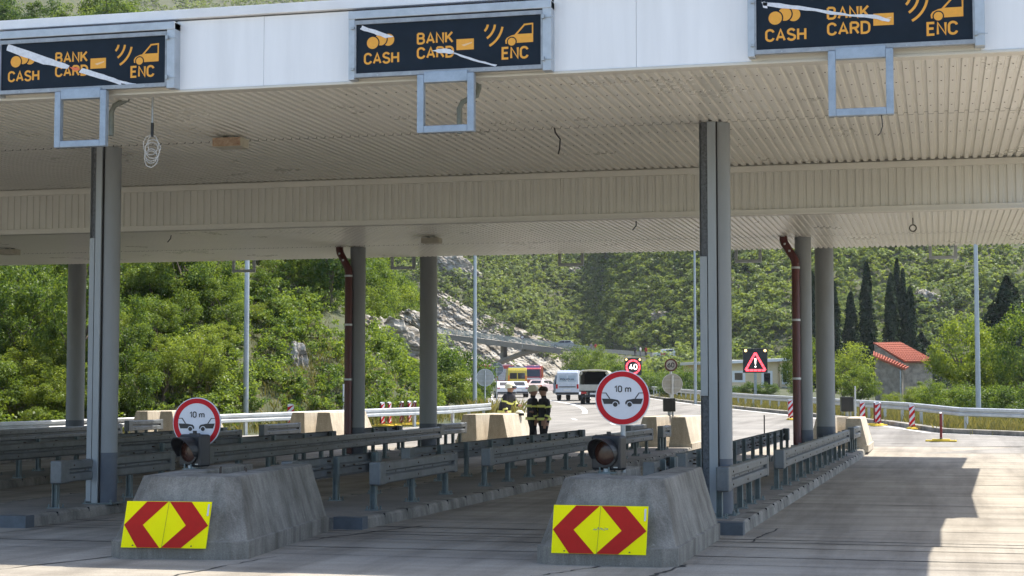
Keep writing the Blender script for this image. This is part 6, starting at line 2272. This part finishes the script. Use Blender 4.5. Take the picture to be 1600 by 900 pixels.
# --- the wooded mountain: one mass of clumped crowns
def forest():
    g = np.random.default_rng(5)
    pts = []
    # (px range, depth range, count)
    for (p0, p1, d0, d1, cnt) in ((545, 700, 140, 330, 500), (560, 930, 350, 480, 3800), (890, 1200, 292, 420, 3600), (1130, 1700, 226, 345, 3600), (-80, 570, 400, 720, 2600), (930, 1180, 250, 300, 420)):
        dd = np.sqrt(g.uniform(d0 ** 2, d1 ** 2, cnt))
        pp = g.uniform(p0, p1, cnt)
        pts += list(zip(pp, dd))
    C, N, S, T = [], [], [], []
    for px, d in pts:
        a = (px - 800) / FPX * d
        if d < mount_start(px) - 6 and 560 < px < 890 and not (px < 700 and d < 330):
            continue
        if px < 700 and d < 330 and (left_edge_a(d) - a) < 3:
            continue
        z = tz(a, d)
        # open rocky clearings
        if noise.noise(Vector((a * .045, d * .045, 1.7))) > .80:
            continue
        if 655 < px < 905 and 330 < d < 354.5:
            continue
        k = g.uniform(.45, .95) * (1 + .45 * noise.noise(Vector((a * .05, d * .03, 4.4)))) * (1.45 if g.uniform() < .06 else 1) * (1.0 if d < 300 else 1.12)
        rx, rz = 2.0 * k * g.uniform(.8, 1.25), 1.9 * k * g.uniform(.85, 1.3)
        n = 130 if d < 320 else 105
        c, nn = crown_points(g, n, rx, rz, rz * .85, 7)
        out = (c - np.array([0, 0, rz * .7])) / np.array([rx, rx, rz])
        nn = nn * .5 + out * .8 + np.array([0, 0, .5])
        p = ad2w(a, d, z - .2)
        tone = g.uniform(-.30, .36) + noise.noise(Vector((a * .03, d * .03, 9))) * .5
        C.append(c + np.array(p))
        N.append(nn)
        S.append(np.full(len(c), .50 * k ** .5 * (1 if d < 330 else 1.12)) * g.uniform(.6, 1.35, len(c)))
        T.append(np.clip(.42 + tone + g.normal(size=len(c)) * .16, -.3, 1.2))
    for _ in range(420):
        px = g.uniform(668, 900)
        f = g.uniform(.03, 1.0)
        top_py = float(np.interp(px, [655, 685, 740, 800, 860, 900, 925], [440, 452, 484, 508, 532, 556, 575]))
        d = 333.0 + 22 * f ** .9
        a = (px - 800) / FPX * d
        z = 2.2 + (pz(top_py, 355.0) - 2.2) * f
        if noise.noise(Vector((a * .16, z * .22, 2.2))) < .24 and f < .93:
            continue
        k = g.uniform(.25, .6)
        c, nn = crown_points(g, 70, 1.9 * k, 1.5 * k, .5 * k, 6)
        C.append(c + np.array(ad2w(a, d - 1.2, z)))
        N.append(nn)
        S.append(np.full(len(c), .34) * g.uniform(.6, 1.35, len(c)))
        T.append(np.clip(.45 + g.uniform(-.3, .3) + g.normal(size=len(c)) * .16, -.3, 1.2))
    C, N, S, T = map(np.concatenate, (C, N, S, T))
    o = bpy.data.objects.new('forest', leaf_mesh('forest', C, N, S, T, M_LEAF_FAR, seed=3, jit=.5))
    COL.objects.link(o)
    struct(o, 'stuff')
forest()

# --- undergrowth: scrub that closes the gaps between the hillside trees
def undergrowth():
    g = np.random.default_rng(15)
    C, N, S, T = [], [], [], []
    for _ in range(2500):
        px = g.uniform(-80, 690)
        dl = next((dd for dd in np.arange(46, 92, 1.0) if (px - 800) / FPX * dd > left_edge_a(dd) - 1.5), 80)
        d = dl + 3.0 + 66 * g.uniform() ** .8
        a = (px - 800) / FPX * d
        if left_edge_a(d) - a < 2.6:
            continue
        if any(abs(px - q[1]) < q[4] / q[3] * FPX * .5 + 6 and q[3] - 2.5 < d < q[3] + .6 for q in ROCKS):
            continue
        if 415 < px < 466 and dl + 7 < d < dl + 15 and g.uniform() < .8:
            continue
        k = g.uniform(.28, .7)
        rx, rz = 1.5 * k, 1.25 * k
        n = 330
        c, nn = crown_points(g, n, rx, rz, rz * .6, 11)
        tone = g.uniform(-.3, .4)
        C.append(c + np.array(ad2w(a, d, tz(a, d) - .1)))
        N.append(nn)
        S.append(np.full(len(c), .13) * g.uniform(.6, 1.35, len(c)))
        T.append(np.clip(.42 + tone + g.normal(size=len(c)) * .16, -.2, 1.1))
    C, N, S, T = map(np.concatenate, (C, N, S, T))
    o = bpy.data.objects.new('undergrowth', leaf_mesh('undergrowth', C, N, S, T, M_LEAF, seed=4))
    COL.objects.link(o)
    struct(o, 'stuff')
undergrowth()

# --- rough grass and weeds along the road edges
def verge():
    g = np.random.default_rng(8)
    C, S, T = [], [], []
    def blades(a, d, n, hmin, hmax, dry):
        for _ in range(n):
            aa, dd = a + g.normal() * .5, d + g.normal() * .6
            C.append(ad2w(aa, dd, tz(aa, dd)))
            S.append(g.uniform(hmin, hmax))
            T.append(np.clip(dry + g.normal() * .25, 0, 1))
    for d in np.arange(50, 84, .22):
        for off in (1.2, 2.4, 3.6):
            blades(left_edge_a(d) - off * (3.0 if d < 76 else 1) * .6, d, 22, .15, .5, .5)
    for d in np.arange(57, 150, .3):
        for off in (1.3, 2.2, 3.4, 5.0, 7.5):
            blades(road_right(d) + off + max(0, 62 - d) * .4, d + .5, 22, .15, .55, .62 if off < 4 else .3)
    # tall weeds by the sign backs
    for px in range(742, 800, 2):
        blades((px - 800) / FPX * 80, 80, 26, .3, 1.1, .7)
    # grassy benches on the hillside
    for px in range(395, 500, 2):
        for d in np.arange(70, 88, .9):
            a = (px - 800) / FPX * d
            blades(a, d, 12, .08, .2, .10)
    n = len(C)
    C = np.array([tuple(c) for c in C])
    S = np.array(S)
    T = np.array(T)
    ang = g.uniform(0, 6.28, n)
    lean = g.normal(size=(n, 2)) * .25
    w = .005 + .006 * g.uniform(size=n)
    u = np.stack([np.cos(ang) * w, np.sin(ang) * w, np.zeros(n)], 1)
    tip = C + np.stack([lean[:, 0] * S, lean[:, 1] * S, S], 1)
    mid = C + np.stack([lean[:, 0] * S * .3, lean[:, 1] * S * .3, S * .55], 1)
    V = np.empty((n, 4, 3))
    V[:, 0] = C - u * 1.5
    V[:, 1] = C + u * 1.5
    V[:, 2] = mid + u * 1.3
    V[:, 3] = tip
    me = bpy.data.meshes.new('grass')
    me.vertices.add(n * 4); me.loops.add(n * 4); me.polygons.add(n)
    me.vertices.foreach_set('co', V.astype(np.float32).ravel())
    me.loops.foreach_set('vertex_index', np.arange(n * 4, dtype=np.int32))
    me.polygons.foreach_set('loop_start', np.arange(0, n * 4, 4, dtype=np.int32))
    at_ = me.attributes.new('tint', 'FLOAT_COLOR', 'FACE')
    c = np.ones((n, 4), dtype=np.float32)
    c[:, 0] = T
    at_.data.foreach_set('color', c.ravel())
    me.materials.append(M_GRASS)
    me.update()
    me.validate()
    o = bpy.data.objects.new('grass', me)
    COL.objects.link(o)
    struct(o, 'stuff')
verge()

# ================================================================== AIR
def haze():
    c = MB(); c.box((-420, -60, -2), (420, 760, 400))
    a = ad2w(0, 330)
    m = bpy.data.materials.new('thin_haze')
    m.use_nodes = True
    N, L = m.node_tree.nodes, m.node_tree.links
    for n in list(N):
        if n.type == 'BSDF_PRINCIPLED':
            N.remove(n)
    v = N.new('ShaderNodeVolumePrincipled')
    v.inputs['Color'].default_value = (.86, .92, 1.0, 1)
    v.inputs['Density'].default_value = .00013
    v.inputs['Anisotropy'].default_value = .2
    L.new(v.outputs[0], [n for n in N if n.type == 'OUTPUT_MATERIAL'][0].inputs['Volume'])
    o = struct(c.build('haze', m), 'stuff')
    o.location = (a.x, 0, 0)
haze()
